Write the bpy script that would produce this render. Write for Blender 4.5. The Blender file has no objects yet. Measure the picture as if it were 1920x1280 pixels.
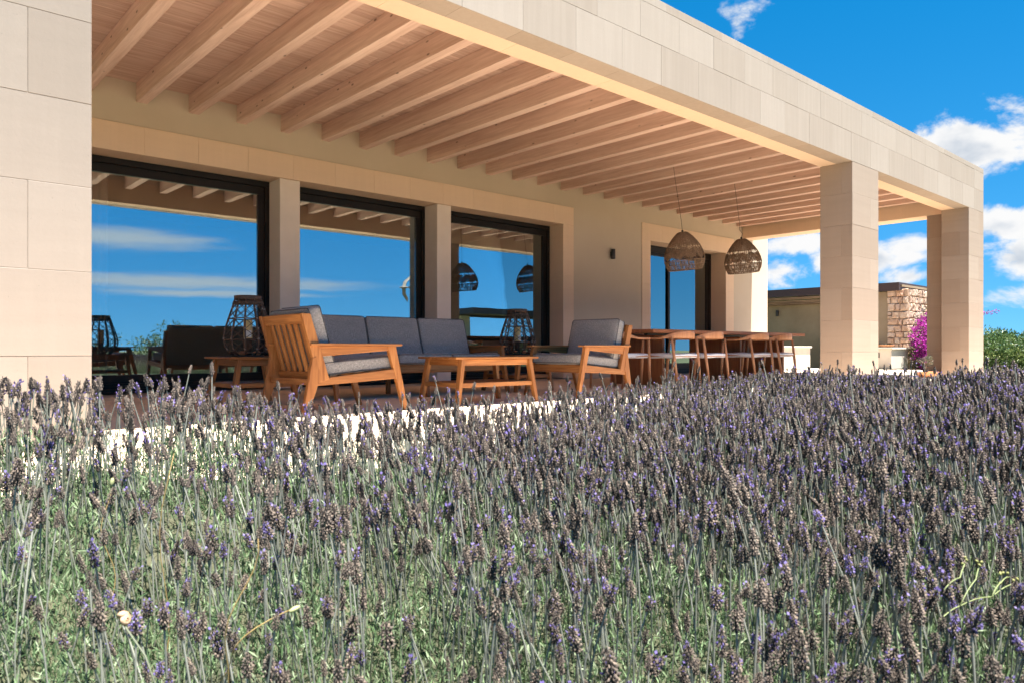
import bpy, bmesh, math, random
import numpy as np
from mathutils import Vector, Matrix
random.seed(7); RNG = np.random.default_rng(11)
R = math.radians
scene = bpy.context.scene
COL = scene.collection

# ------------------------------------------------------------------ camera, sky, sun, exposure
YAW = math.atan2(1377.0, 1530.0)                    # camera heading, turned from +Y towards +X
cam_d = bpy.data.cameras.new('camera')
cam = bpy.data.objects.new('camera', cam_d); COL.objects.link(cam)
cam.location = (0, 0, 0.52); cam.rotation_euler = (R(90), 0, -YAW)
cam_d.sensor_width = 36.0; cam_d.lens = 36.0 * 1377.0 / 1920.0
cam_d.shift_y = 15.0 / 1920.0
cam_d.clip_start = 0.02; cam_d.clip_end = 3000
scene.camera = cam
cam_d.dof.use_dof = True; cam_d.dof.focus_distance = 7.0; cam_d.dof.aperture_fstop = 9.0
CS, CC = math.cos(YAW), math.sin(YAW)               # right = (CS,-CC), forward = (CC,CS)
def cam_rd(x, y): return CS * x - CC * y, CC * x + CS * y

scene.view_settings.view_transform = 'Standard'
scene.view_settings.look = 'None'
scene.view_settings.gamma = 1.0
scene.view_settings.use_curve_mapping = False
scene.view_settings.exposure = 2.2
scene.render.engine = 'CYCLES'
cy = scene.cycles
cy.use_denoising = True
cy.max_bounces = 10; cy.diffuse_bounces = 8; cy.glossy_bounces = 4; cy.transmission_bounces = 4; cy.transparent_max_bounces = 12
cy.sample_clamp_indirect = 6.0
cy.caustics_reflective = False; cy.caustics_refractive = False

SUN_DIR = Vector((0.035, -0.262, 0.98)).normalized()
SUN_EL = math.asin(SUN_DIR.z)
sun_d = bpy.data.lights.new('sun', 'SUN'); sun_d.energy = 5.0; sun_d.angle = R(0.53); sun_d.color = (1.0, 0.955, 0.88)
sun = bpy.data.objects.new('sun', sun_d); COL.objects.link(sun)
sun.rotation_euler = (-SUN_DIR).to_track_quat('-Z', 'Y').to_euler(); sun.location = (0, -10, 30)

world = bpy.data.worlds.new('World'); scene.world = world; world.use_nodes = True
def build_world():
    nt = world.node_tree; N = nt.nodes; L = nt.links; N.clear()
    def nd(t, **k):
        n = N.new(t)
        for a, b in k.items(): setattr(n, a, b)
        return n
    def val(sock, v):
        if hasattr(v, 'is_output'): L.new(v, sock)
        else: sock.default_value = v
    def M(op, a, b=0.0, c=0.0, clamp=False):
        n = nd('ShaderNodeMath', operation=op, use_clamp=clamp)
        val(n.inputs[0], a); val(n.inputs[1], b); val(n.inputs[2], c); return n.outputs[0]
    def V(op, a, b=(0, 0, 0), out=0):
        n = nd('ShaderNodeVectorMath', operation=op); val(n.inputs[0], a); val(n.inputs[1], b); return n.outputs[out]
    def mr(v, a, b, c=0.0, d=1.0, smooth=True):
        n = nd('ShaderNodeMapRange', interpolation_type='SMOOTHSTEP' if smooth else 'LINEAR')
        val(n.inputs[0], v); val(n.inputs[1], a); val(n.inputs[2], b); val(n.inputs[3], c); val(n.inputs[4], d); return n.outputs[0]
    def noise(vec, scale, detail=6, rough=0.6, dist=0.0):
        n = nd('ShaderNodeTexNoise'); L.new(vec, n.inputs['Vector']); n.inputs['Scale'].default_value = scale
        n.inputs['Detail'].default_value = detail; n.inputs['Roughness'].default_value = rough; n.inputs['Distortion'].default_value = dist
        return n.outputs[0]
    def mix(f, a, b):
        n = nd('ShaderNodeMix', data_type='RGBA'); val(n.inputs[0], f); val(n.inputs[6], a); val(n.inputs[7], b); return n.outputs[2]
    sky = nd('ShaderNodeTexSky'); sky.sky_type = 'NISHITA'; sky.sun_disc = False
    sky.sun_elevation = SUN_EL; sky.sun_rotation = math.atan2(SUN_DIR.x, SUN_DIR.y)
    sky.altitude = 60; sky.air_density = 1.0; sky.dust_density = 0.0; sky.ozone_density = 3.0
    hs = nd('ShaderNodeHueSaturation'); hs.inputs['Saturation'].default_value = 1.42; hs.inputs['Value'].default_value = 0.87
    hs.inputs['Hue'].default_value = 0.490
    L.new(sky.outputs[0], hs.inputs['Color'])
    geo = nd('ShaderNodeTexCoord'); D = geo.outputs['Generated']
    L.new(V('NORMALIZE', V('ADD', D, (0, 0, 0.16))), sky.inputs[0]) if 'Vector' in sky.inputs else None
    sp = nd('ShaderNodeSeparateXYZ'); L.new(D, sp.inputs[0]); x, y, z = sp.outputs
    az = M('ARCTAN2', x, y); el = M('ARCSINE', z)
    cb = nd('ShaderNodeCombineXYZ'); L.new(az, cb.inputs[0]); L.new(el, cb.inputs[1]); AE = cb.outputs[0]
    flat = V('MULTIPLY', D, (1.0, 1.0, 1.7))
    n1 = noise(flat, 9.0, 6, 0.62, 0.3); n2 = noise(flat, 26.0, 3, 0.6)
    up = V('ADD', flat, (0.0, 0.0, 0.028)); n3 = noise(up, 9.0, 3, 0.6)
    # cumulus: azimuth, elevation, half width, half height, bias (degrees)
    CUM = [(59.0, 22.9, 2.3, 2.1, .0), (74.2, 13.0, 4.6, 2.3, .26), (79.5, 12.2, 5.0, 2.0, .25), (63.6, 7.7, 4.6, 1.5, .20), (67.0, 6.3, 4.6, 1.6, .30), (61.5, 5.6, 3.6, 1.3, .32),
           (70.3, 7.0, 3.0, 1.6, .22), (70.6, 4.9, 3.0, 1.0, .30), (76.3, 8.1, 3.6, 1.5, .22), (77.0, 5.7, 4.4, 1.6, .32), (79.0, 3.6, 7.0, 1.0, .14), (66.0, 3.6, 7.0, .9, .22), (88.0, 6.6, 6.0, 2.4, .22),
           (99.0, 9.5, 5.0, 2.4, .2), (112.0, 5.5, 6.0, 1.6, .1), (40.0, 8.0, 6.0, 2.6, .2), (22.0, 12.0, 7.0, 3.0, .2), (-8.0, 7.0, 8.0, 2.5, .2), (-35.0, 13.0, 6.0, 3.0, .2), (-70.0, 8.0, 8.0, 2.5, .2)]
    cur = None
    for a, e, wa, we, bias in CUM:
        v = V('MULTIPLY', V('SUBTRACT', AE, (R(a), R(e), 0)), (1 / R(wa), 1 / R(we), 0))
        d = M('SUBTRACT', 1.0 + bias, V('LENGTH', v, out=1))
        cur = d if cur is None else M('MAXIMUM', cur, d)
    dens_raw = M('ADD', cur, M('MULTIPLY', M('SUBTRACT', n1, 0.5), 3.4))
    dens_raw = M('ADD', dens_raw, M('MULTIPLY', M('SUBTRACT', n2, 0.5), 0.5))
    dens = mr(dens_raw, 0.40, 1.0)
    dens_up = mr(M('ADD', cur, M('MULTIPLY', M('SUBTRACT', n3, 0.5), 3.4)), 0.25, 1.9)
    shade = mr(M('ADD', M('MULTIPLY', dens_up, 0.8), M('MULTIPLY', M('SUBTRACT', n2, 0.5), -1.0)), 0.25, 1.05)
    # cirrus streaks low in the south-east
    CIR = [(166.0, 7.55, 7.0, .75, .30), (160.5, 4.75, 13.0, .62, .30), (161.0, 4.0, 9.0, .32, .22), (172.0, 10.5, 9.0, .5, .0), (128.0, 9.5, 9.0, .5, .05), (-160.0, 8.0, 14.0, .7, .2), (-135.0, 5.0, 12.0, .6, .2)]
    str_v = V('MULTIPLY', AE, (4.5, 42.0, 1.0)); nc = noise(str_v, 1.6, 4, 0.6, 0.3); nc2 = noise(V('MULTIPLY', AE, (16.0, 120.0, 1.0)), 1.0, 2, 0.6)
    cc = None
    for a, e, wa, we, bias in CIR:
        v = V('MULTIPLY', V('SUBTRACT', AE, (R(a), R(e), 0)), (1 / R(wa), 1 / R(we), 0))
        d = M('SUBTRACT', 1.0 + bias, V('LENGTH', v, out=1))
        cc = d if cc is None else M('MAXIMUM', cc, d)
    ci = mr(M('ADD', M('ADD', cc, M('MULTIPLY', M('SUBTRACT', nc, 0.5), 1.3)), M('MULTIPLY', M('SUBTRACT', nc2, 0.5), 0.5)), 0.05, 1.1, 0.0, 0.85)
    white = (4.25, 4.25, 4.25, 1); grey = (2.5, 2.8, 3.2, 1)
    ccol = mix(shade, white, grey)
    c = mix(ci, hs.outputs[0], (4.3, 4.45, 4.6, 1))
    c = mix(dens, c, ccol)
    bg = nd('ShaderNodeBackground'); L.new(c, bg.inputs[0]); bg.inputs[1].default_value = 0.05
    out = nd('ShaderNodeOutputWorld'); L.new(bg.outputs[0], out.inputs[0])
build_world()
world.cycles.sampling_method = 'MANUAL'; world.cycles.sample_map_resolution = 256

# ------------------------------------------------------------------ object helpers
def tag(o, label=None, cat=None, group=None, kind=None):
    if label: o['label'] = label
    if cat: o['category'] = cat
    if group: o['group'] = group
    if kind: o['kind'] = kind
    return o
def empty(name, loc=(0, 0, 0), rz=0.0, parent=None):
    o = bpy.data.objects.new(name, None); COL.objects.link(o); o.location = loc; o.rotation_euler = (0, 0, rz)
    o.empty_display_size = 0.2
    if parent: o.parent = parent
    return o
def obj(name, me, mat=None, parent=None, loc=(0, 0, 0)):
    if mat is not None and len(me.materials) == 0:
        for m in (mat if isinstance(mat, (list, tuple)) else [mat]): me.materials.append(m)
    o = bpy.data.objects.new(name, me); COL.objects.link(o); o.location = loc
    if parent: o.parent = parent
    return o
def smooth(me, on=True):
    me.polygons.foreach_set('use_smooth', [on] * len(me.polygons)); return me
def bm_mesh(name, bm, sm=False):
    me = bpy.data.meshes.new(name); bm.normal_update(); bm.to_mesh(me); bm.free()
    if sm: smooth(me)
    return me
def add_box(bm, x0, x1, y0, y1, z0, z1, bev=0.0, seg=1, jit=0.0):
    vs = [bm.verts.new((x, y, z)) for z in (z0, z1) for y in (y0, y1) for x in (x0, x1)]
    if jit:
        for v in vs: v.co += Vector((random.uniform(-jit, jit), random.uniform(-jit, jit), random.uniform(-jit, jit)))
    fs = [bm.faces.new([vs[i] for i in q]) for q in ((0, 2, 3, 1), (4, 5, 7, 6), (0, 1, 5, 4), (2, 6, 7, 3), (0, 4, 6, 2), (1, 3, 7, 5))]
    if bev > 0:
        es = list({e for f in fs for e in f.edges})
        bmesh.ops.bevel(bm, geom=es, offset=bev, segments=seg, affect='EDGES', profile=0.5)
def box(name, x0, x1, y0, y1, z0, z1, mat, parent=None, bev=0.0, seg=1, jit=0.0):
    cx, cyy, cz = (x0 + x1) / 2, (y0 + y1) / 2, (z0 + z1) / 2
    bm = bmesh.new(); add_box(bm, x0 - cx, x1 - cx, y0 - cyy, y1 - cyy, z0 - cz, z1 - cz, bev, seg, jit)
    return obj(name, bm_mesh(name, bm), mat, parent, (cx, cyy, cz))
def boxes(name, lst, mat, parent=None, bev=0.0):
    bm = bmesh.new()
    for b in lst: add_box(bm, *b, bev)
    return obj(name, bm_mesh(name, bm), mat, parent)
def prism(name, prof, y0, y1, mat, parent, bev=0.004, seg=2):
    """profile in x,z extruded along y"""
    bm = bmesh.new()
    a = [bm.verts.new((p[0], y0, p[1])) for p in prof]; b = [bm.verts.new((p[0], y1, p[1])) for p in prof]
    n = len(prof)
    bm.faces.new(a); bm.faces.new(b[::-1])
    for i in range(n): bm.faces.new((a[i], b[i], b[(i + 1) % n], a[(i + 1) % n]))
    bmesh.ops.recalc_face_normals(bm, faces=bm.faces[:])
    if bev: bmesh.ops.bevel(bm, geom=bm.edges[:], offset=bev, segments=seg, affect='EDGES', profile=0.5)
    return obj(name, bm_mesh(name, bm), mat, parent)
def bar(name, p0, p1, w, h, mat, parent, up=(0, 0, 1), bev=0.004, w1=None, h1=None):
    """a board from p0 to p1; local x runs along it, w across, h along up"""
    p0, p1 = Vector(p0), Vector(p1); ax = (p1 - p0); ln = ax.length; ax.normalize()
    u = Vector(up); s = u.cross(ax).normalized(); u = ax.cross(s).normalized()
    w1 = w1 or w; h1 = h1 or h
    bm = bmesh.new(); vs = []
    for x, ww, hh in ((-ln / 2, w, h), (ln / 2, w1, h1)):
        vs.append([bm.verts.new((x, a * ww / 2, b * hh / 2)) for a, b in ((-1, -1), (1, -1), (1, 1), (-1, 1))])
    bm.faces.new(vs[0][::-1]); bm.faces.new(vs[1])
    for i in range(4): bm.faces.new((vs[0][i], vs[0][(i + 1) % 4], vs[1][(i + 1) % 4], vs[1][i]))
    bmesh.ops.recalc_face_normals(bm, faces=bm.faces[:])
    if bev: bmesh.ops.bevel(bm, geom=bm.edges[:], offset=bev, segments=2, affect='EDGES', profile=0.5)
    o = obj(name, bm_mesh(name, bm), mat, parent)
    m = Matrix((ax, s, u)).transposed().to_4x4(); m.translation = (p0 + p1) / 2
    o.matrix_local = m
    return o
def add_tube(bm, pts, rad, n=6, flat=None, cap=True, closed=False):
    pts = [Vector(p) for p in pts]; k = len(pts)
    if not hasattr(rad, '__len__'): rad = [rad] * k
    rings = []; ref = Vector((0.31, 0.17, 0.93))
    t_prev = None
    for i, p in enumerate(pts):
        if closed: t = pts[(i + 1) % k] - pts[i - 1]
        else: t = pts[min(i + 1, k - 1)] - pts[max(i - 1, 0)]
        t = t.normalized() if t.length > 1e-9 else Vector((0, 0, 1))
        if t_prev is None:
            if abs(t.dot(ref)) > 0.95: ref = Vector((1, 0, 0))
            s = t.cross(ref).normalized()
        else:
            s = (s - t * s.dot(t)).normalized()
        t_prev = t; u = t.cross(s)
        r = rad[i]; rr = r if not hasattr(r, '__len__') else None
        ring = []
        for j in range(n):
            a = 2 * math.pi * j / n
            if rr is not None: q = s * (math.cos(a) * rr) + u * (math.sin(a) * rr)
            else: q = s * (math.cos(a) * r[0]) + u * (math.sin(a) * r[1])
            ring.append(bm.verts.new(p + q))
        rings.append(ring)
    m = k if closed else k - 1
    for i in range(m):
        a, b = rings[i], rings[(i + 1) % k]
        for j in range(n): bm.faces.new((a[j], a[(j + 1) % n], b[(j + 1) % n], b[j]))
    if cap and not closed: bm.faces.new(rings[0][::-1]); bm.faces.new(rings[-1])
def tube(name, pts, rad, mat, parent=None, n=8, closed=False, sm=True):
    bm = bmesh.new(); add_tube(bm, pts, rad, n, closed=closed)
    return obj(name, bm_mesh(name, bm, sm), mat, parent)
def lathe(name, prof, mat, parent=None, n=24, loc=(0, 0, 0), sm=True, wob=0.0):
    bm = bmesh.new(); rings = []
    for r, z in prof:
        rings.append([bm.verts.new((r * math.cos(2 * math.pi * j / n), r * math.sin(2 * math.pi * j / n), z)) for j in range(n)])
    for a, b in zip(rings, rings[1:]):
        for j in range(n): bm.faces.new((a[j], a[(j + 1) % n], b[(j + 1) % n], b[j]))
    bm.faces.new(rings[0][::-1]); bm.faces.new(rings[-1])
    bmesh.ops.recalc_face_normals(bm, faces=bm.faces[:])
    return obj(name, bm_mesh(name, bm, sm), mat, parent, loc)
def cushion(name, sx, sy, sz, mat, parent, r=0.035, puff=0.10, cuts=7):
    """a stuffed block centred on its origin"""
    bm = bmesh.new(); bmesh.ops.create_cube(bm, size=1.0); bmesh.ops.subdivide_edges(bm, edges=bm.edges[:], cuts=cuts, use_grid_fill=True)
    h = Vector((sx / 2, sy / 2, sz / 2))
    for v in bm.verts:
        p = v.co * 2                                       # -1..1
        q = Vector([math.copysign(1 - (1 - abs(c)) ** 1.6, c) for c in p])
        w = Vector((q.x * h.x, q.y * h.y, q.z * h.z))
        inn = Vector([max(-hh + r, min(hh - r, c)) for c, hh in zip(w, h)])
        d = w - inn
        if d.length > 1e-9: w = inn + d.normalized() * min(d.length, r) if d.length > r else w
        bul = (1 - q.x ** 2) * (1 - q.y ** 2)
        w.z *= 1 + puff * bul * 1.3; w.z += 0.004 * math.sin(w.x * 17 + w.y * 11) + 0.003 * math.sin(w.y * 23 - w.x * 9 + sx * 40)
        v.co = w
    o = obj(name, bm_mesh(name, bm, True), mat, parent)
    if name in ('seat_cushion', 'back_cushion'):
        b2 = bmesh.new()
        for zz in (-1, 1):
            pts = []
            for cx, cy2, a0 in ((1, 1, 0), (-1, 1, 90), (-1, -1, 180), (1, -1, 270)):
                for a in (0, 30, 60, 90): pts.append((cx * (h.x - r) + (r - .002) * math.cos(R(a0 + a)), cy2 * (h.y - r) + (r - .002) * math.sin(R(a0 + a)), zz * (h.z - r * .42)))
            add_tube(b2, pts, .0042, 5, closed=True)
        obj('piping', bm_mesh('piping', b2, True), M_PIPING, o)
    return o
def npmesh(name, V, F, mi=None, attr=None, sm=False):
    """numpy triangles -> mesh"""
    me = bpy.data.meshes.new(name); nv, nf = len(V), len(F)
    me.vertices.add(nv); me.vertices.foreach_set('co', np.ascontiguousarray(V, np.float32).ravel())
    me.loops.add(nf * 3); me.loops.foreach_set('vertex_index', np.ascontiguousarray(F, np.int32).ravel())
    me.polygons.add(nf); me.polygons.foreach_set('loop_start', np.arange(0, nf * 3, 3, dtype=np.int32))
    if mi is not None: me.polygons.foreach_set('material_index', np.ascontiguousarray(mi, np.int32))
    if attr is not None:
        a = me.attributes.new('tint', 'FLOAT', 'POINT'); a.data.foreach_set('value', np.ascontiguousarray(attr, np.float32))
    me.update(calc_edges=True)
    if sm: smooth(me)
    return me
def copy_tree(o, parent=None):
    c = o.copy(); COL.objects.link(c); c.parent = parent
    for ch in list(o.children): copy_tree(ch, c)
    return c

# ------------------------------------------------------------------ materials
def mat(name, build):
    m = bpy.data.materials.new(name); m.use_nodes = True; nt = m.node_tree; N = nt.nodes; L = nt.links
    b = N['Principled BSDF']
    class H: pass
    h = H(); h.N, h.L, h.b, h.nt = N, L, b, nt
    def nd(t, **k):
        n = N.new(t)
        for a, v in k.items(): setattr(n, a, v)
        return n
    def val(sock, v):
        if hasattr(v, 'is_output'): L.new(v, sock)
        else: sock.default_value = v
    def noise(vec, scale, detail=5, rough=0.6, dist=0.0, out=0):
        n = nd('ShaderNodeTexNoise'); L.new(vec, n.inputs['Vector']); n.inputs['Scale'].default_value = scale
        n.inputs['Detail'].default_value = detail; n.inputs['Roughness'].default_value = rough; n.inputs['Distortion'].default_value = dist
        return n.outputs[out]
    def mapv(vec, scale=(1, 1, 1), rot=(0, 0, 0), loc=(0, 0, 0)):
        n = nd('ShaderNodeMapping'); L.new(vec, n.inputs[0]); n.inputs['Location'].default_value = loc; n.inputs['Rotation'].default_value = rot; n.inputs['Scale'].default_value = scale
        return n.outputs[0]
    def ramp(f, stops):
        n = nd('ShaderNodeValToRGB'); L.new(f, n.inputs[0]); e = n.color_ramp.elements
        while len(e) < len(stops): e.new(0.5)
        for q, (p, c) in zip(e, stops): q.position = p; q.color = (*c, 1) if len(c) == 3 else c
        return n.outputs[0]
    def mix(f, a, c, mode='MIX'):
        n = nd('ShaderNodeMix', data_type='RGBA', blend_type=mode); val(n.inputs[0], f)
        val(n.inputs[6], (*a, 1) if isinstance(a, tuple) and len(a) == 3 else a); val(n.inputs[7], (*c, 1) if isinstance(c, tuple) and len(c) == 3 else c)
        return n.outputs[2]
    def M(op, a, c=0.0, d=0.0, clamp=False):
        n = nd('ShaderNodeMath', operation=op, use_clamp=clamp); val(n.inputs[0], a); val(n.inputs[1], c); val(n.inputs[2], d); return n.outputs[0]
    def bump(hgt, strength=0.3, dist=0.01):
        n = nd('ShaderNodeBump'); L.new(hgt, n.inputs['Height']); n.inputs['Strength'].default_value = strength; n.inputs['Distance'].default_value = dist
        L.new(n.outputs[0], b.inputs['Normal']); return n
    h.nd, h.val, h.noise, h.mapv, h.ramp, h.mix, h.M, h.bump = nd, val, noise, mapv, ramp, mix, M, bump
    h.pos = lambda: nd('ShaderNodeNewGeometry').outputs['Position']
    h.oco = lambda: nd('ShaderNodeTexCoord').outputs['Object']
    h.rnd = lambda: nd('ShaderNodeObjectInfo').outputs['Random']
    h.col = lambda c: val(b.inputs['Base Color'], (*c, 1) if isinstance(c, tuple) and len(c) == 3 else c)
    h.rough = lambda v: val(b.inputs['Roughness'], v)
    h.spec = lambda v: val(b.inputs['Specular IOR Level'], v)
    build(h); return m

def limestone(c_lo, c_hi, streak, bed=0.5):
    def f(h):
        p = h.pos(); r = h.rnd()
        base = h.mix(r, c_lo, c_hi)
        big = h.noise(p, 1.6, 5, 0.55)
        base = h.mix(h.M('MULTIPLY', big, 0.35), base, tuple(v * 0.80 for v in c_lo), 'MIX')
        off = h.nd('ShaderNodeVectorMath', operation='ADD'); h.L.new(p, off.inputs[0])
        cb = h.nd('ShaderNodeCombineXYZ')
        for i in range(3): h.L.new(h.M('MULTIPLY', r, 37.0 + 11 * i), cb.inputs[i])
        h.L.new(cb.outputs[0], off.inputs[1]); q = off.outputs[0]
        st = h.noise(h.mapv(q, (18, 18, 0.9)), 1.0, 5, 0.6)          # run-down streaks
        stm = h.ramp(st, [(0.40, (0, 0, 0)), (0.72, (1, 1, 1))])
        base = h.mix(h.M('MULTIPLY', stm, streak), base, tuple(v * 1.45 for v in c_hi))
        bd = h.noise(h.mapv(q, (0.7, 0.7, 14)), 1.0, 4, 0.6)         # bedding of the sawn stone
        bdm = h.ramp(bd, [(0.42, (0, 0, 0)), (0.68, (1, 1, 1))])
        base = h.mix(h.M('MULTIPLY', bdm, bed * 0.35), base, tuple(v * 0.78 for v in c_lo))
        fine = h.noise(q, 55, 4, 0.7); base = h.mix(h.M('MULTIPLY', fine, 0.22), base, tuple(v * 0.72 for v in c_lo))
        pit = h.noise(q, 85, 3, 0.6); pits = h.ramp(pit, [(0.70, (0, 0, 0)), (0.76, (1, 1, 1))])
        base = h.mix(h.M('MULTIPLY', pits, 0.6), base, tuple(v * 0.5 for v in c_lo))
        h.col(base); h.rough(0.85); h.spec(0.2)
        hh = h.M('SUBTRACT', h.M('MULTIPLY', fine, 0.5), pits); h.bump(hh, 0.35, 0.004)
    return f
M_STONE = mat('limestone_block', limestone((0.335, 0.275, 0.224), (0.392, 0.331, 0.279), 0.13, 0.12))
M_STONE_COL = mat('limestone_column', limestone((0.325, 0.248, 0.190), (0.375, 0.300, 0.240), 0.05, 0.6))
M_STONE_PIL_DIM = mat('limestone_pillar_dimmed', limestone((0.278, 0.232, 0.193), (0.322, 0.277, 0.237), 0.06, 0.4))  # same limestone, darkened in colour since the near pillar catches too much light
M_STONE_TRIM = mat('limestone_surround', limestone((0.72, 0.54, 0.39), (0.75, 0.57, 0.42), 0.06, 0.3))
M_PAVE = mat('limestone_paving', limestone((0.75, 0.585, 0.435), (0.81, 0.655, 0.505), 0.0, 0.2))
M_MORTAR = mat('mortar', lambda h: (h.col((0.54, 0.46, 0.38)), h.rough(0.95)))
def f_plaster(h):
    p = h.pos(); a = h.noise(p, 0.9, 5, 0.6); c = h.ramp(a, [(0.3, (0.50, 0.42, 0.325)), (0.7, (0.55, 0.47, 0.375))])
    sm = h.noise(h.mapv(p, (3, 3, 0.8)), 2.2, 5, 0.65); c = h.mix(h.M('MULTIPLY', sm, 0.25), c, (0.44, 0.37, 0.285))
    h.col(c); h.rough(0.9); h.spec(0.2); h.bump(h.noise(p, 45, 4, 0.65), 0.12, 0.003)
M_PLASTER = mat('lime_plaster', f_plaster)
def f_pier(h):
    p = h.pos(); h.col(h.ramp(h.noise(p, 2.5, 4), [(0.3, (0.68, 0.585, 0.50)), (0.7, (0.74, 0.645, 0.56))])); h.rough(0.9); h.spec(0.2); h.bump(h.noise(p, 60, 3), 0.08, 0.002)
M_PIER = mat('pale_plaster', f_pier)
def wood(dark, light, axis=0, scale=1.0, rough=0.5, knots=0.0, spec=0.35, world=False, var=0.25):
    def f(h):
        v = h.pos() if world else h.oco(); r = h.rnd()
        off = h.nd('ShaderNodeVectorMath', operation='ADD'); h.L.new(v, off.inputs[0]); cb = h.nd('ShaderNodeCombineXYZ')
        for i in range(3): h.L.new(h.M('MULTIPLY', r, 19.0 + 7 * i), cb.inputs[i])
        h.L.new(cb.outputs[0], off.inputs[1]); q = off.outputs[0]
        s = [34 * scale] * 3; s[axis] = 1.6 * scale
        g = h.noise(h.mapv(q, tuple(s)), 1.0, 5, 0.62, 0.6)
        s2 = [7 * scale] * 3; s2[axis] = 0.5 * scale
        g2 = h.noise(h.mapv(q, tuple(s2)), 1.0, 4, 0.55, 0.8)
        c = h.ramp(h.M('ADD', h.M('MULTIPLY', g, 0.6), h.M('MULTIPLY', g2, 0.4)), [(0.36, dark), (0.66, light)])
        c = h.mix(h.M('MULTIPLY', r, var), c, tuple(x * 0.62 for x in dark))
        if knots:
            s3 = [9.0] * 3; s3[axis] = 3.6
            k = h.nd('ShaderNodeTexVoronoi'); h.L.new(h.mapv(q, tuple(s3)), k.inputs['Vector']); k.inputs['Scale'].default_value = 1.0
            km = h.ramp(k.outputs['Distance'], [(0.05, (1, 1, 1)), (0.13, (0, 0, 0))])
            sel = h.nd('ShaderNodeSeparateColor'); h.L.new(k.outputs['Color'], sel.inputs[0])
            km = h.M('MULTIPLY', km, h.M('GREATER_THAN', sel.outputs[0], 0.45))
            c = h.mix(h.M('MULTIPLY', km, knots), c, tuple(x * 0.35 for x in dark))
        h.col(c); h.rough(rough); h.spec(spec); h.bump(g, 0.15, 0.002)
    return f
M_BEAM = mat('spruce_beam', wood((0.55, 0.375, 0.295), (0.77, 0.585, 0.485), 1, 1.0, 0.7, 0.95, 0.15, False, 0.30))
M_PLANK = mat('spruce_plank', wood((0.47, 0.31, 0.24), (0.70, 0.52, 0.43), 0, 0.9, 0.75, 0.0, 0.2))
TK_D, TK_L = (0.225, 0.078, 0.020), (0.50, 0.222, 0.070)
TEAK = [mat('teak_' + a, wood(TK_D, TK_L, i, 2.4, 0.48, 0.0, 0.3, False, 0.5)) for i, a in enumerate('xyz')]
DK_D, DK_L = (0.24, 0.082, 0.032), (0.42, 0.165, 0.066)
DARKW = [mat('dark_teak_' + a, wood(DK_D, DK_L, i, 1.8, 0.4)) for i, a in enumerate('xyz')]
M_CHAIRW = mat('walnut_chair', wood((0.40, 0.175, 0.08), (0.60, 0.30, 0.15), 2, 1.0, 0.42))
def f_fabric(h):
    v = h.oco(); n = h.noise(v, 210, 3, 0.8); w = h.noise(v, 70, 3, 0.7)
    c = h.ramp(h.M('ADD', h.M('MULTIPLY', n, 0.65), h.M('MULTIPLY', w, 0.35)), [(0.33, (0.115, 0.113, 0.113)), (0.52, (0.255, 0.248, 0.242)), (0.70, (0.47, 0.455, 0.435))])
    h.col(c); h.rough(0.95); h.spec(0.1); h.b.inputs['Sheen Weight'].default_value = 0.15; h.bump(n, 0.35, 0.003)
M_FABRIC = mat('grey_melange_fabric', f_fabric)
M_PIPING = mat('grey_piping', lambda h: (h.col((0.07, 0.07, 0.075)), h.rough(0.95)))
def f_cord(h):
    v = h.oco(); w = h.nd('ShaderNodeTexWave', wave_type='BANDS', bands_direction='X'); h.L.new(v, w.inputs['Vector']); w.inputs['Scale'].default_value = 45; w.inputs['Distortion'].default_value = 1.2
    h.col(h.ramp(w.outputs['Color'], [(0.1, (0.50, 0.50, 0.51)), (0.7, (0.78, 0.78, 0.79))])); h.rough(0.9); h.bump(w.outputs['Fac'], 0.5, 0.004)
M_CORD = mat('grey_paper_cord', f_cord)
def f_frame(h):
    p = h.pos(); h.col(h.ramp(h.noise(p, 3), [(0.3, (0.013, 0.0095, 0.0085)), (0.7, (0.020, 0.015, 0.013))])); h.rough(0.45); h.spec(0.2)
M_FRAME = mat('dark_bronze_aluminium', f_frame)
M_BLACK = mat('black_metal', lambda h: (h.col((0.012, 0.012, 0.013)), h.rough(0.45)))
def f_glass(h):
    N, L = h.N, h.L; out = [n for n in N if n.type == 'OUTPUT_MATERIAL'][0]; N.remove(h.b)
    g = h.nd('ShaderNodeBsdfGlossy'); g.inputs['Roughness'].default_value = 0.0; g.inputs['Color'].default_value = (0.80, 0.95, 1.0, 1)
    t = h.nd('ShaderNodeBsdfTransparent'); t.inputs['Color'].default_value = (0.92, 0.94, 0.95, 1)
    fr = h.nd('ShaderNodeFresnel'); fr.inputs['IOR'].default_value = 1.5
    fac = h.M('MULTIPLY_ADD', fr.outputs[0], 0.9, 0.30, True)
    bp = h.nd('ShaderNodeBump'); bp.inputs['Strength'].default_value = 0.12; bp.inputs['Distance'].default_value = 0.004; L.new(h.noise(h.pos(), 1.3, 2, 0.5), bp.inputs['Height']); L.new(bp.outputs[0], g.inputs['Normal'])
    mx = h.nd('ShaderNodeMixShader'); L.new(fac, mx.inputs[0]); L.new(t.outputs[0], mx.inputs[1]); L.new(g.outputs[0], mx.inputs[2]); L.new(mx.outputs[0], out.inputs[0])
M_GLASS = mat('coated_window_glass', f_glass)
def f_curtain(h):
    h.col((0.50, 0.47, 0.42)); h.rough(0.95); h.b.inputs['Transmission Weight'].default_value = 0.0
M_CURTAIN = mat('linen_curtain', f_curtain)
M_INWALL = mat('interior_wall', lambda h: (h.col((0.42, 0.37, 0.31)), h.rough(0.9)))
M_INFLOOR = mat('interior_floor', lambda h: (h.col((0.25, 0.19, 0.14)), h.rough(0.6)))
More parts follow.
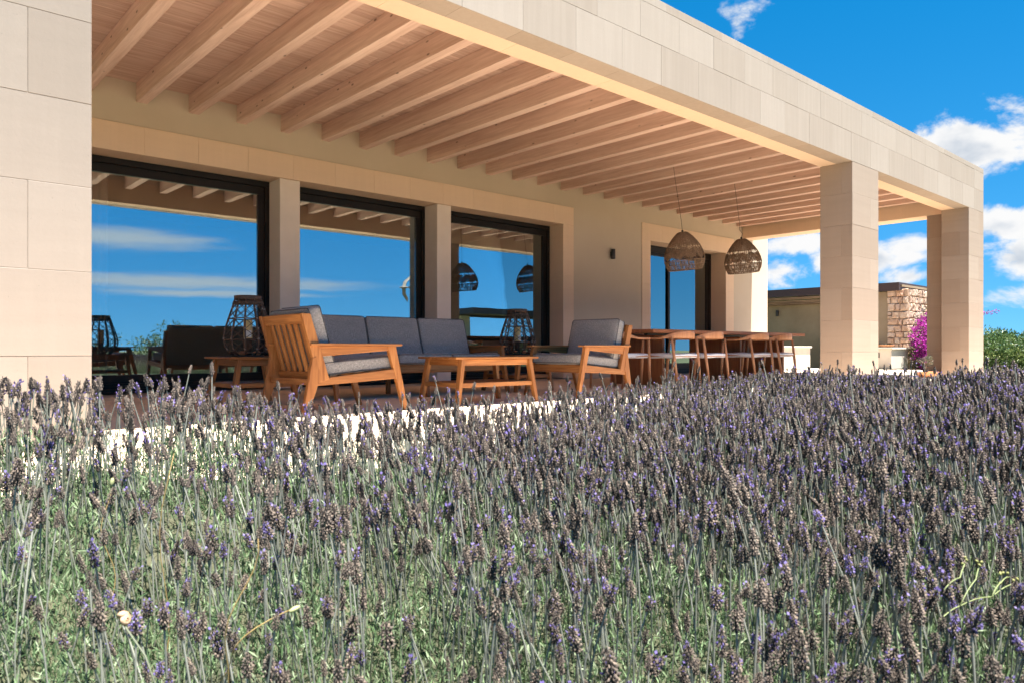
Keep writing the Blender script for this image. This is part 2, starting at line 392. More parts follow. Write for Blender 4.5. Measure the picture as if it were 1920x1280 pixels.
def f_rattan(h):
    v = h.oco(); n = h.noise(v, 60, 4); h.col(h.mix(h.M('MULTIPLY', h.rnd(), 0.3), h.ramp(n, [(0.3, (0.15, 0.092, 0.055)), (0.7, (0.30, 0.195, 0.122))]), (0.13, 0.08, 0.05))); h.rough(0.75); h.spec(0.25)
M_RATTAN = mat('woven_rattan', f_rattan)
def f_willow(h):
    v = h.oco(); n = h.noise(v, 40, 4); h.col(h.ramp(n, [(0.3, (0.042, 0.026, 0.020)), (0.7, (0.105, 0.066, 0.048))])); h.rough(0.65); h.spec(0.3)
M_WILLOW = mat('dark_willow', f_willow)
M_TWINE = mat('pale_twine', lambda h: (h.col((0.23, 0.19, 0.16)), h.rough(0.9)))
def f_wax(h):
    h.col((0.62, 0.45, 0.20)); h.rough(0.5); h.b.inputs['Subsurface Weight'].default_value = 0.2; h.b.inputs['Subsurface Radius'].default_value = (0.02, 0.012, 0.006)
M_WAX = mat('honey_wax', f_wax)
M_PAPER = mat('paper_label', lambda h: (h.col((0.66, 0.62, 0.56)), h.rough(0.8)))
def f_terracotta(h):
    p = h.pos(); h.col(h.ramp(h.noise(p, 9, 5, 0.65), [(0.3, (0.38, 0.16, 0.075)), (0.7, (0.56, 0.28, 0.14))])); h.rough(0.85); h.bump(h.noise(p, 50), 0.2, 0.004)
M_TERRA = mat('terracotta', f_terracotta)
def f_rubble(h):
    p = h.pos(); r = h.rnd(); c = h.ramp(r, [(0.0, (0.40, 0.25, 0.175)), (0.35, (0.46, 0.335, 0.25)), (0.7, (0.51, 0.41, 0.335)), (1.0, (0.44, 0.275, 0.20))])
    n = h.noise(p, 7, 6, 0.7); c = h.mix(h.ramp(n, [(0.42, (0, 0, 0)), (0.62, (0.6, 0.6, 0.6))]), c, (0.40, 0.22, 0.12))
    n2 = h.noise(p, 16, 5, 0.7); c = h.mix(h.ramp(n2, [(0.5, (0, 0, 0)), (0.75, (0.5, 0.5, 0.5))]), c, (0.58, 0.52, 0.43))
    h.col(c); h.rough(0.92); h.bump(h.noise(p, 22, 6, 0.7), 0.7, 0.02)
M_RUBBLE = mat('rubble_stone', f_rubble)
M_RMORTAR = mat('rubble_mortar', lambda h: (h.col((0.34, 0.26, 0.19)), h.rough(0.95)))
M_TRIM = mat('brown_steel_trim', lambda h: (h.col((0.050, 0.028, 0.027)), h.rough(0.5)))
def f_cane(h):
    p = h.oco(); h.col(h.ramp(h.noise(h.mapv(p, (40, 2, 40)), 1.0, 4), [(0.3, (0.05, 0.028, 0.016)), (0.7, (0.16, 0.10, 0.055))])); h.rough(0.85)
M_CANE = mat('cane', f_cane)
def f_soil(h):
    p = h.pos(); c = h.ramp(h.noise(p, 5, 6, 0.7), [(0.3, (0.030, 0.036, 0.018)), (0.7, (0.085, 0.082, 0.045))]); h.col(c); h.rough(0.95); h.bump(h.noise(p, 25, 5), 0.8, 0.03)
M_SOIL = mat('leafy_soil', f_soil)
def f_ground(h):
    p = h.pos(); c = h.ramp(h.noise(p, 0.35, 6, 0.65), [(0.3, (0.065, 0.08, 0.03)), (0.55, (0.11, 0.115, 0.05)), (0.75, (0.17, 0.15, 0.085))])
    c = h.mix(h.M('MULTIPLY', h.noise(p, 9, 5, 0.7), 0.5), c, (0.055, 0.07, 0.026)); h.col(c); h.rough(0.95); h.bump(h.noise(p, 12, 5), 0.6, 0.05)
M_GROUND = mat('dry_grass_ground', f_ground)
def leafmat(c0, c1, c2, rough=0.55, trans=0.25):
    c0, c1, c2 = (tuple(v * 0.80 for v in c) for c in (c0, c1, c2))
    def f(h):
        a = h.nd('ShaderNodeAttribute', attribute_name='tint'); h.col(h.ramp(a.outputs['Fac'], [(0.0, c0), (0.5, c1), (1.0, c2)])); h.rough(rough); h.spec(0.25)
        out = [n for n in h.N if n.type == 'OUTPUT_MATERIAL'][0]; col = h.b.inputs['Base Color'].links[0].from_socket
        t = h.nd('ShaderNodeBsdfTranslucent'); h.L.new(col, t.inputs[0]); mx = h.nd('ShaderNodeMixShader'); mx.inputs[0].default_value = trans
        h.L.new(h.b.outputs[0], mx.inputs[1]); h.L.new(t.outputs[0], mx.inputs[2]); h.L.new(mx.outputs[0], out.inputs[0])
    return f
M_LAVLEAF = mat('lavender_leaf', leafmat((0.078, 0.145, 0.060), (0.205, 0.305, 0.145), (0.41, 0.48, 0.32), 0.55, 0.3))
M_LAVSTEM = mat('lavender_stem', leafmat((0.26, 0.285, 0.20), (0.38, 0.395, 0.325), (0.50, 0.50, 0.44), 0.7, 0.4))
M_CALYX = mat('dried_calyx', leafmat((0.050, 0.041, 0.036), (0.138, 0.110, 0.094), (0.315, 0.245, 0.192), 0.85, 0.15))
M_PETAL = mat('lavender_petal', leafmat((0.10, 0.07, 0.25), (0.195, 0.145, 0.41), (0.34, 0.28, 0.56), 0.6, 0.3))
M_SHRUB = mat('oleander_leaf', leafmat((0.022, 0.052, 0.016), (0.080, 0.145, 0.040), (0.32, 0.35, 0.11), 0.4, 0.25))
M_BOUGL = mat('bougainvillea_leaf', leafmat((0.04, 0.08, 0.02), (0.09, 0.15, 0.04), (0.16, 0.22, 0.07), 0.5, 0.25))
M_BOUGF = mat('bougainvillea_bract', leafmat((0.20, 0.006, 0.15), (0.44, 0.02, 0.34), (0.66, 0.09, 0.55), 0.6, 0.35))
M_OLIVE = mat('bonsai_leaf', leafmat((0.05, 0.06, 0.035), (0.12, 0.13, 0.085), (0.24, 0.23, 0.16), 0.6, 0.15))
M_SUCC = mat('succulent_leaf', leafmat((0.10, 0.05, 0.05), (0.16, 0.14, 0.09), (0.22, 0.10, 0.09), 0.5, 0.1))
M_BARK = mat('bark', lambda h: (h.col(h.ramp(h.noise(h.oco(), 18, 5), [(0.3, (0.10, 0.075, 0.055)), (0.7, (0.24, 0.185, 0.14))])), h.rough(0.9)))
M_STRAW = mat('dry_straw', lambda h: (h.col((0.33, 0.23, 0.085)), h.rough(0.7)))
M_TILE = mat('roof_tile', lambda h: (h.col((0.48, 0.25, 0.14)), h.rough(0.85)))
M_WHITEW = mat('whitewash', lambda h: (h.col((0.68, 0.65, 0.59)), h.rough(0.9)))
def f_bench(h):
    p = h.pos(); h.col(h.ramp(h.noise(p, 4, 5), [(0.3, (0.48, 0.425, 0.35)), (0.7, (0.54, 0.485, 0.41))])); h.rough(0.88)
M_BENCH = mat('cream_render', f_bench)
def f_tan(h):
    p = h.pos(); h.col(h.ramp(h.noise(p, 1.8, 6, 0.65), [(0.3, (0.22, 0.158, 0.10)), (0.7, (0.27, 0.205, 0.135))])); h.rough(0.9); h.bump(h.noise(p, 30), 0.1, 0.004)
M_TAN = mat('tan_render', f_tan)
M_GULL = mat('bird_plumage', lambda h: (h.col((0.34, 0.26, 0.20)), h.rough(0.8)))

# ------------------------------------------------------------------ ground and terrace
YF, YB, YW, YG = 4.45, 4.91, 9.33, 9.66        # facade face, back of the facade beam, plaster wall, window frames
XR, XL = 16.25, -4.90  # left bay is out of view, added to hold sky light off the beams
BED_Y = 2.72                                    # back edge of the lavender bed
def ztop(x, y):
    rho = np.sqrt(x * x + y * y)
    z = 0.42 - 1.327 * np.exp(-rho / 0.783) - np.clip(0.012 * (rho - 3), 0, 0.08)
    z = z + 0.022 * np.sin(x * 5.1 + y * 2.3) * np.sin(y * 4.3 - x * 1.7) + 0.014 * np.sin(x * 11.0 + 1.3) * np.sin(y * 9.0 + x * 3.1)
    sg = lambda t: 1 / (1 + np.exp(-t))
    z = z - 0.045 * sg((3.5 - x) / 0.4) + 0.02 * np.exp(-((x - 5.0) / 1.2) ** 2) - 0.042 * np.exp(-((x - 2.4) / 1.6) ** 2) * np.clip((y - 1.2) / 0.8, 0, 1) - 0.035 * sg((x - 6.2) / 0.4) - 0.11 * np.exp(-((x - 8.0) / 1.0) ** 2) * np.clip((y - .8) / .8, 0, 1)
    # the bed sinks where it runs out along the terrace
    r, d = CS * x - CC * y, CC * x + CS * y; t = r / np.maximum(d, .3)
    m = np.interp(t, [-.6, -.45, -.3, -.15, 0, .1, .2, .4, .57, .68, .8], [0, .02, .045, .058, .059, .046, .037, .035, .046, .028, .024])
    lim = .545 - m * d; z = np.where(d > .9, lim - np.log1p(np.exp((lim - z) / .02)) * .02, z)
    return z + 0.14 / (1 + np.exp((x - 1.05) / 0.16)) * np.clip((rho - 1.3) / 0.8, 0, 1)
def build_ground():
    xs = [-700, -60, -12, 0, 14, 26, 60, 700]; ys = [-700, -60, -25, -8, 0, 14, 40, 700]
    V = [(x, y, -0.34) for y in ys for x in xs]; n = len(xs)
    F = [(j * n + i, j * n + i + 1, (j + 1) * n + i + 1, (j + 1) * n + i) for j in range(len(ys) - 1) for i in range(n - 1)]
    me = bpy.data.meshes.new('ground'); me.from_pydata(V, [], F); tag(obj('ground', me, M_GROUND), 'dry grass ground around the house', None, None, 'structure')
    # bed soil, a gentle bank that rises towards the terrace
    gx = np.arange(-2.4, 18.6, 0.12); gy = np.arange(-1.5, BED_Y + 0.05, 0.10)
    X, Y = np.meshgrid(gx, gy); Z = np.maximum(ztop(X, Y) - 0.36, -0.36) + RNG.normal(0, 0.008, X.shape)
    V = np.stack([X, Y, Z], -1).reshape(-1, 3); nx = len(gx); ny = len(gy)
    i, j = np.meshgrid(np.arange(nx - 1), np.arange(ny - 1)); a = (j * nx + i).ravel()
    F = np.concatenate([np.stack([a, a + 1, a + nx + 1], 1), np.stack([a, a + nx + 1, a + nx], 1)])
    tag(obj('planting_soil', npmesh('planting_soil', V, F, sm=True), M_SOIL), 'dark leafy soil under the lavender', None, None, 'structure')
    # terrace: a bed of mortar and its slabs
    t = box('terrace', -6.0, 20.6, 2.78, 11.0, -0.40, -0.012, M_MORTAR); tag(t, 'pale limestone terrace under and before the porch', None, None, 'structure')
    loc = t.location.copy(); var = []
    for k in range(4):
        bm = bmesh.new(); add_box(bm, -0.598, 0.598, -0.298, 0.298, -0.02, 0.0, 0.003); var.append(bm_mesh('paving_slab', bm)); var[-1].materials.append(M_PAVE)
    for r, y in enumerate(np.arange(3.08, 9.1, 0.602)):
        for q in range(22):
            x = -4.8 + q * 1.202 + (0.6 if r % 2 else 0.0)
            if x > 20.0: continue
            o = obj('paving_slab', random.choice(var), None, t); o.location = Vector((x, y, random.uniform(-0.0012, 0.0012))) - loc
build_ground()

# ------------------------------------------------------------------ the house
house = tag(empty('house', (8.5, 9.33, 0)), 'pale limestone villa with a deep timber ceilinged porch and wide dark framed windows', 'house')
HO = Vector((8.5, 9.33, 0))
def hpart(o): o.location = o.location - HO; return o
def hbox(name, *a, **k): return hpart(box(name, *a, parent=house, **k))
def block(parent, x0, x1, y0, y1, z0, z1, m, g=0.0005, bev=0.0020, name='stone_block', proud=0.0010):
    p = [random.uniform(-proud, proud) for _ in range(2)]
    o = box(name, x0 + g, x1 - g, y0 + p[0], y1 + p[0], z0 + g, z1 - g, m, parent, bev)
    if parent: o.location = o.location - HO - parent.location
    return o
def build_house():
    I = 0.005                                              # mortar core set back behind the block faces
    # columns
    def column(x0, x1, name='column', seed=0, M_STONE_COL=M_STONE_COL):
        c = hbox(name, x0 + I, x1 - I, YF + I, YB - I, 0, 3.15, M_MORTAR)
        zs = [0, 0.487, 0.932, 1.386, 1.834, 2.272, 2.715, 3.149]
        for k in range(7):
            s = x0 + (0.60 if (k + seed) % 2 else 0.28) * (x1 - x0) / 0.89
            m = YF + (0.24 if (k + seed) % 2 else 0.15)
            if (k + seed) % 2:
                block(c, x0, s, YF, YB, zs[k], zs[k + 1], M_STONE_COL)
                block(c, s, x1, YF, YB, zs[k], zs[k + 1], M_STONE_COL)
            else:
                block(c, x0, x1, YF, m, zs[k], zs[k + 1], M_STONE_COL)
                block(c, x0, s, m, YB, zs[k], zs[k + 1], M_STONE_COL)
                block(c, s, x1, m, YB, zs[k], zs[k + 1], M_STONE_COL)
        return c
    column(0.07, 0.963, seed=1, M_STONE_COL=M_STONE_PIL_DIM); column(10.41, 11.30); column(15.39, XR, seed=1); column(XL, -4.04)
    # return of the corner column along the end of the porch
    c = hbox('column', 15.79 + I, XR - I, YB + 0.003, 5.30 - I, 0, 3.15, M_MORTAR)
    for k in range(7): block(c, 15.79, XR, YB + 0.003, 5.30, k * 0.45, k * 0.45 + 0.45 if k < 6 else 3.149, M_STONE_COL)
    # facade beam
    f = hbox('facade_beam', XL + I, XR - I, YF + I, YB - I, 3.15 + I, 3.985, M_MORTAR)
    lows = [XL] + [0.07 - 0.63 * k for k in range(7, 0, -1)] + [0.07, 0.70, 1.33, 1.96, 2.59, 3.22, 3.49, 4.128, 4.767, 5.403, 6.01, 6.659, 7.288, 7.921, 8.502, 9.14, 9.779, 10.372, 11.02, 11.686, 12.315, 13.152, 13.78, 14.41, 15.05, 15.69, XR]
    for a, b in zip(lows, lows[1:]): block(f, a, b, YF, YF + 0.23, 3.15, 3.55, M_STONE)
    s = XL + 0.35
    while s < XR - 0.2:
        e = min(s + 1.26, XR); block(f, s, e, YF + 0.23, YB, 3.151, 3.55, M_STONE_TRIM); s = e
    ups = [XL] + [6.945 - 0.632 * k for k in range(18, 0, -1)] + [6.945, 7.579, 8.213, 8.817, 9.444, 10.075, 10.722, 11.324, 11.96, 12.573, 13.192, 13.813, 14.432, 15.094, 15.698, XR]
    for a, b in zip(ups, ups[1:]): block(f, a, b, YF, YF + 0.23, 3.55, 3.905, M_STONE)
    s = XL
    while s < XR - 0.1:
        e = min(s + 1.0, XR)
        if XR - e < 0.4: e = XR
        block(f, s, e, YF, YB, 3.905, 3.992, M_STONE); s = e
    # end beams
    for nm, xa, xb in (('end_beam', 15.79, XR), ('end_beam', XL, XL + .46)):
        c = hbox(nm, xa + I, xb - I, YB + 0.003, YW - 0.003, 3.15 + I, 3.98, M_MORTAR)
        s = YB + 0.003
        while s < YW - 0.05:
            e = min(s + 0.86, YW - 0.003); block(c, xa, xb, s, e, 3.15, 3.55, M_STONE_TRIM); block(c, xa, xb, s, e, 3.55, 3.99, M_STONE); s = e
    # roof slab, ceiling planks, beams
    hbox('roof', XL + .47, 15.78, YB + 0.004, YW + 0.2, 3.67, 3.93, M_MORTAR)
    ce = hbox('ceiling', XL + .47, 15.78, YB + 0.006, YW - 0.004, 3.652, 3.668, M_PLANK)
    k = 0; y = YB + 0.01
    while y < YW - 0.05:
        e = min(y + 0.21, YW - 0.006); xs = [XL + .48, -.4 + (k % 3) * .7, 4.2 + (k % 3) * 1.9, 9.3 + (k % 4) * 1.4, 15.77]
        for a, b in zip(xs, xs[1:]):
            o = box('plank', a + 0.001, b - 0.001, y + 0.0012, e - 0.0012, 3.632, 3.651, M_PLANK, ce, 0.0025); o.location -= HO + ce.location
        y = e; k += 1
    k = -11
    while 2.6 + 0.5925 * k < 15.75:
        x1 = 2.6 + 0.5925 * k
        if x1 - 0.12 > XL + .5: hbox('beam', x1 - 0.12, x1, YB + 0.004, YW + 0.02, 3.412, 3.6315, M_BEAM, bev=0.0025)
        k += 1
    # plaster wall with its openings
    W0, W1 = YW, 9.86
    L = [(-6.0, 1.67, W0, W1, -0.02, 3.66), (1.67, 9.92, W0, W1, 3.13, 3.66), (9.92, 11.94, W0, W1, -0.02, 3.66), (11.94, 15.38, W0, W1, 3.10, 3.66), (15.38, 16.95, W0, W1, -0.02, 3.95)]
    w = hpart(boxes('wall', L, M_PLASTER, house)); w.location = -HO
    # window surround in stone
    s = hpart(boxes('window_surround', [(1.70, 9.90, YW + 0.01, 9.85, 2.82, 3.12), (9.66, 9.90, YW + 0.01, 9.85, 0, 2.82), (1.70, 1.93, YW + 0.01, 9.85, 0, 2.82)], M_MORTAR, house)); s.location = -HO
    PR = YW - 0.014
    js = [1.67, 2.568, 3.186, 3.806, 4.427, 5.05, 5.68, 6.311, 6.93, 7.549, 8.18, 8.805, 9.422, 9.92]
    for a, b in zip(js, js[1:]): block(s, a, b, PR, YG + 0.1, 2.80, 3.13, M_STONE_TRIM, proud=0.0008)
    for xa, xb in ((9.64, 9.92), (1.67, 1.95)):
        zs = [0.004, 0.62, 1.24, 1.86, 2.35, 2.80]
        for a, b in zip(zs, zs[1:]): block(s, xa, xb, PR, YG + 0.1, a, b, M_STONE_TRIM, proud=0.0008)
    for xa, xb in ((4.245, 4.53), (6.825, 7.098)):
        hbox('pier', xa, xb, YW + 0.004, YG + 0.12, 0.003, 2.798, M_PIER, bev=0.006)
    s = hpart(boxes('door_surround', [(11.97, 15.36, YW + 0.01, 9.85, 2.77, 3.09), (11.97, 12.20, YW + 0.01, 9.85, 0, 2.77), (15.06, 15.36, YW + 0.01, 9.85, 0, 2.77)], M_MORTAR, house)); s.location = -HO
    js = [11.94, 12.62, 13.30, 13.98, 14.66, 15.38]
    for a, b in zip(js, js[1:]): block(s, a, b, PR, YG + 0.14, 2.75, 3.10, M_STONE_TRIM, proud=0.0008)
    for xa, xb in ((11.94, 12.22), (15.04, 15.38)):
        zs = [0.004, 0.62, 1.24, 1.86, 2.35, 2.75]
        for a, b in zip(zs, zs[1:]): block(s, xa, xb, PR, YG + 0.14, a, b, M_STONE_TRIM, proud=0.0008)
    # glazed openings
    def window(x0, x1, ztop, yf, stile_r=True, name='window'):
        fr = [(x0, x1, yf, yf + 0.10, ztop - 0.075, ztop), (x0, x1, yf, yf + 0.10, 0.055, 0.115), (x0, x0 + 0.045, yf, yf + 0.10, 0.116, ztop - 0.076), (x1 - 0.06, x1, yf, yf + 0.10, 0.116, ztop - 0.076),
              (x0, x1, yf - 0.07, yf + 0.12, 0.004, 0.054)]
        o = hpart(boxes(name, fr, M_FRAME, house, 0.002)); o.location = -HO
        a, b, c, d = x0 + 0.046, x1 - 0.061, 0.117, ztop - 0.077
        sash = boxes('sash', [(a, b, yf + 0.03, yf + 0.085, d - 0.105, d), (a, b, yf + 0.03, yf + 0.085, c, c + 0.10), (a, a + 0.02, yf + 0.03, yf + 0.085, c + 0.101, d - 0.106), (b - 0.085, b, yf + 0.03, yf + 0.085, c + 0.101, d - 0.106)], M_FRAME, o, 0.002)
        pn = box('pane', a + 0.021, b - 0.086, yf + 0.055, yf + 0.063, c + 0.101, d - 0.106, M_GLASS, o)
        return o
    window(1.955, 4.242, 2.797, YG); window(4.533, 6.822, 2.797, YG); window(7.101, 9.637, 2.797, YG)
    dw = hpart(boxes('glazed_door', [(12.222, 15.037, YG + 0.05, YG + 0.15, 2.62, 2.748), (12.222, 15.037, YG + 0.05, YG + 0.15, 0.004, 0.10), (12.222, 12.27, YG + 0.05, YG + 0.15, 0.101, 2.619), (14.96, 15.037, YG + 0.05, YG + 0.15, 0.101, 2.619)], M_FRAME, house, 0.002)); dw.location = -HO
    for a, b in ((12.272, 13.52), (13.38, 14.958)):
        dy = 0.03 if a < 13 else 0.0
        yf = YG + 0.065 + dy
        boxes('sash', [(a, b, yf, yf + 0.028, 2.54, 2.618), (a, b, yf, yf + 0.028, 0.102, 0.22), (a, a + 0.07, yf, yf + 0.028, 0.221, 2.539), (b - 0.12, b, yf, yf + 0.028, 0.221, 2.539)], M_FRAME, dw, 0.002)
        box('pane', a + 0.071, b - 0.121, yf + 0.010, yf + 0.018, 0.221, 2.539, M_GLASS, dw)
    # rooms behind the glass
    iw = hpart(boxes('interior', [(-2.2, 16.9, 15.2, 15.4, 0, 3.2), (-2.2, 16.9, 9.87, 15.2, 3.0, 3.2), (-2.2, -2.0, 9.87, 15.2, 0, 3.0), (16.7, 16.95, 9.87, 15.2, 0, 3.9), (10.6, 10.8, 9.87, 15.2, 0, 3.0)], M_INWALL, house)); iw.location = -HO
    fl = hbox('interior_floor', -2.0, 16.7, 9.85, 15.2, -0.05, 0.03, M_INFLOOR)
build_house()
def curtain(x0, x1, y, z1, label, n=9):
    bm = bmesh.new(); k = n * 8; th = []
    for side in (0, 1):
        for zz in (0.03, z1):
            th.append([bm.verts.new((x0 + (x1 - x0) * i / k, y + side * 0.006 + 0.035 * math.sin(2 * math.pi * n * i / k) * (1 + 0.25 * math.sin(i * 1.3)), zz)) for i in range(k + 1)])
    for s in (0, 2):
        for i in range(k): bm.faces.new((th[s][i], th[s][i + 1], th[s + 1][i + 1], th[s + 1][i]))
    for r in (0, 1):
        for i in range(k): bm.faces.new((th[r][i], th[r][i + 1], th[r + 2][i + 1], th[r + 2][i]))
    bmesh.ops.recalc_face_normals(bm, faces=bm.faces[:])
    return tag(obj('curtain', bm_mesh('curtain', bm, True), M_CURTAIN), label, 'curtain', 'curtains behind the glass')
curtain(1.75, 2.33, 9.95, 2.75, 'pale linen curtain gathered behind the first window beside the near stone pillar', 6)
curtain(8.75, 9.62, 9.97, 2.75, 'pale linen curtain gathered at the right of the third window', 8)
curtain(14.35, 15.0, 9.97, 2.70, 'pale linen curtain gathered behind the glazed door near the dining table', 6)

# ------------------------------------------------------------------ wall lights
def sconce(loc, rz, label):
    s = tag(empty('wall_light', loc, rz), label, 'wall light', 'black wall lights')
    box('back_plate', -0.028, 0.028, -0.012, 0.0, -0.05, 0.05, M_BLACK, s, 0.002)
    lathe('lamp_body', [(0.040, -0.095), (0.041, -0.093), (0.041, 0.093), (0.040, 0.095), (0.030, 0.094), (0.030, 0.05)], M_BLACK, s, 20, (0, -0.055, 0))
    return s
sconce((10.99, YW, 2.365), 0, 'small black tubular wall light on the plaster between the windows and the glazed door')

# ------------------------------------------------------------------ lounge furniture
OX = 0.49
def side_profiles(dx=0.0):
    q = lambda pts: [(x - OX + dx, z) for x, z in pts]
    return dict(back_post=q([(-0.005, .80), (.070, .80), (.235, .285), (.145, .262)]), rear_leg=q([(.088, .455), (.118, .47), (.155, .30), (.048, 0), (.004, 0)]),
                rail=q([(.105, .235), (.86, .275), (.85, .358), (.20, .297)]), front_leg=q([(.775, .549), (.858, .549), (.985, 0), (.945, 0)]),
                apron=q([(.09, .549), (.80, .549), (.79, .512), (.175, .468)]))
def lounge_side(t, y, s):
    """one arm side; s = outward sign"""
    P = side_profiles(); w = 0.021
    prism('back_post', P['back_post'], y - w, y + w, TEAK[2], t)
    prism('leg', P['rear_leg'], y - w * 1.02 + s * 0.003, y + w * 1.02 + s * 0.003, TEAK[2], t)
    prism('leg', P['front_leg'], y - w * 1.02, y + w * 1.02, TEAK[2], t)
    prism('side_rail', P['rail'], y - w * 0.8, y + w * 0.8, TEAK[0], t)
    prism('apron', P['apron'], y - w * 0.7, y + w * 0.7, TEAK[0], t)
    prism('armrest', [(.065 - OX, .550), (.905 - OX, .550), (.905 - OX, .568), (.065 - OX, .570)], y - 0.045, y + 0.045, TEAK[0], t)
def back_pt(u, off=0.0):
    """point on the leaning back, u = 0 foot .. 1 top, off = forward of the posts"""
    a = Vector((.185 - OX, 0, .275)); b = Vector((.033 - OX, 0, .80)); d = (b - a); nrm = Vector((d.z, 0, -d.x)).normalized()
    return a + d * u + nrm * off
def seat_set(t, ys, cw):
    """cushions: a seat and a back cushion for every y"""
    ang = math.atan2(0.055, 0.68)
    for y in ys:
        c = cushion('seat_cushion', 0.70, cw - 0.008, 0.115, M_FABRIC, t, 0.030, 0.10); c.location = (0.545 - OX, y, 0.393); c.rotation_euler = (0, -ang, 0)
        d = back_pt(1) - back_pt(0); lean = math.atan2(-d.x, d.z)
        b = cushion('back_cushion', 0.50, cw - 0.012, 0.125, M_FABRIC, t, 0.030, 0.10); p = back_pt(0.60, 0.105)
        b.location = (p.x, y, p.z); b.rotation_euler = (0, -math.pi / 2 - lean + math.pi, 0)
        b.rotation_euler = (0, math.pi / 2 - lean, 0)
def armchair(loc, rz, label):
    t = tag(empty('armchair', loc, rz), label, 'armchair', 'teak lounge armchairs'); W = 0.405; y = W - 0.021
    lounge_side(t, y, 1); lounge_side(t, -y, -1)
    lean_up = (back_pt(1) - back_pt(0)).normalized(); nrm = Vector((lean_up.z, 0, -lean_up.x))
    a, b = back_pt(0.93), back_pt(0.075)
    bar('top_rail', (a.x, -y + 0.022, a.z), (a.x, y - 0.022, a.z), 0.034, 0.082, TEAK[0], t, lean_up)
    bar('bottom_rail', (b.x, -y + 0.022, b.z), (b.x, y - 0.022, b.z), 0.032, 0.06, TEAK[0], t, lean_up)
    for k in range(6):
        yy = -0.275 + 0.11 * k; p, q = back_pt(0.13), back_pt(0.855)
        bar('slat', (p.x, yy, p.z), (q.x, yy, q.z), 0.052, 0.020, TEAK[0], t, nrm)
    bar('front_rail', (.835 - OX, -y + 0.02, .315), (.835 - OX, y - 0.02, .315), 0.024, 0.080, TEAK[0], t)
    bar('rear_rail', (.10 - OX, -y + 0.02, .262), (.10 - OX, y - 0.02, .262), 0.03, 0.045, TEAK[0], t)
    for k in range(5): bar('seat_slat', (.25 + .13 * k - OX, -y + 0.02, .300 + .01 * k), (.25 + .13 * k - OX, y - 0.02, .300 + .01 * k), 0.06, 0.014, TEAK[0], t)
    seat_set(t, [0.0], 2 * y - 0.05)
    return t
armchair((2.60 + OX, 5.342 + 0.384, 0.0), 0.0, 'teak lounge armchair seen from behind with slatted back and grey cushions, nearest the stone pillar')
armchair((5.72 + OX + 0.02, 5.393 + 0.384, 0.0), math.pi + R(3), 'teak lounge armchair turned to face the coffee table from beside the dining table')
def sofa():
    t = tag(empty('sofa', (4.725, 7.05, 0), -math.pi / 2), 'three seat teak sofa with charcoal grey cushions against the windows', 'sofa')
    W = 1.155; y = W - 0.021
    lounge_side(t, y, 1); lounge_side(t, -y, -1)
    lu = (back_pt(1) - back_pt(0)).normalized(); nrm = Vector((lu.z, 0, -lu.x))
    a, b = back_pt(0.93), back_pt(0.075)
    bar('top_rail', (a.x, -y + 0.022, a.z), (a.x, y - 0.022, a.z), 0.034, 0.082, TEAK[0], t, lu)
    bar('bottom_rail', (b.x, -y + 0.022, b.z), (b.x, y - 0.022, b.z), 0.032, 0.06, TEAK[0], t, lu)
    m = back_pt(0.56, -0.042); o = cushion('back_panel', 0.60, 2 * y - 0.05, 0.03, M_FABRIC, t, 0.012, 0.02); o.location = m; o.rotation_euler = (0, math.pi / 2 - math.atan2(-lu.x, lu.z), 0)
    for k in range(20):
        yy = -1.05 + 2.10 * k / 19; p, q = back_pt(0.13), back_pt(0.855)
        bar('slat', (p.x, yy, p.z), (q.x, yy, q.z), 0.052, 0.018, TEAK[0], t, nrm)
    bar('front_rail', (.835 - OX, -y + 0.02, .315), (.835 - OX, y - 0.02, .315), 0.024, 0.080, TEAK[0], t)
    bar('rear_rail', (.10 - OX, -y + 0.02, .262), (.10 - OX, y - 0.02, .262), 0.03, 0.045, TEAK[0], t)
    for k in range(5): bar('seat_slat', (.25 + .13 * k - OX, -y + 0.02, .300 + .01 * k), (.25 + .13 * k - OX, y - 0.02, .300 + .01 * k), 0.06, 0.014, TEAK[0], t)
    for x in (0.10, 0.86):
        bar('leg', (x - OX + (0.05 if x > .5 else 0.0), 0.0, 0.0), (x - OX, 0.0, .27), 0.04, 0.05, TEAK[0], t, (0, 1, 0))
    seat_set(t, [-0.72, 0.0, 0.72], 0.72)
    for c in t.children:
        if c.name.startswith('back_cushion'): c.location.z += 0.025
sofa()
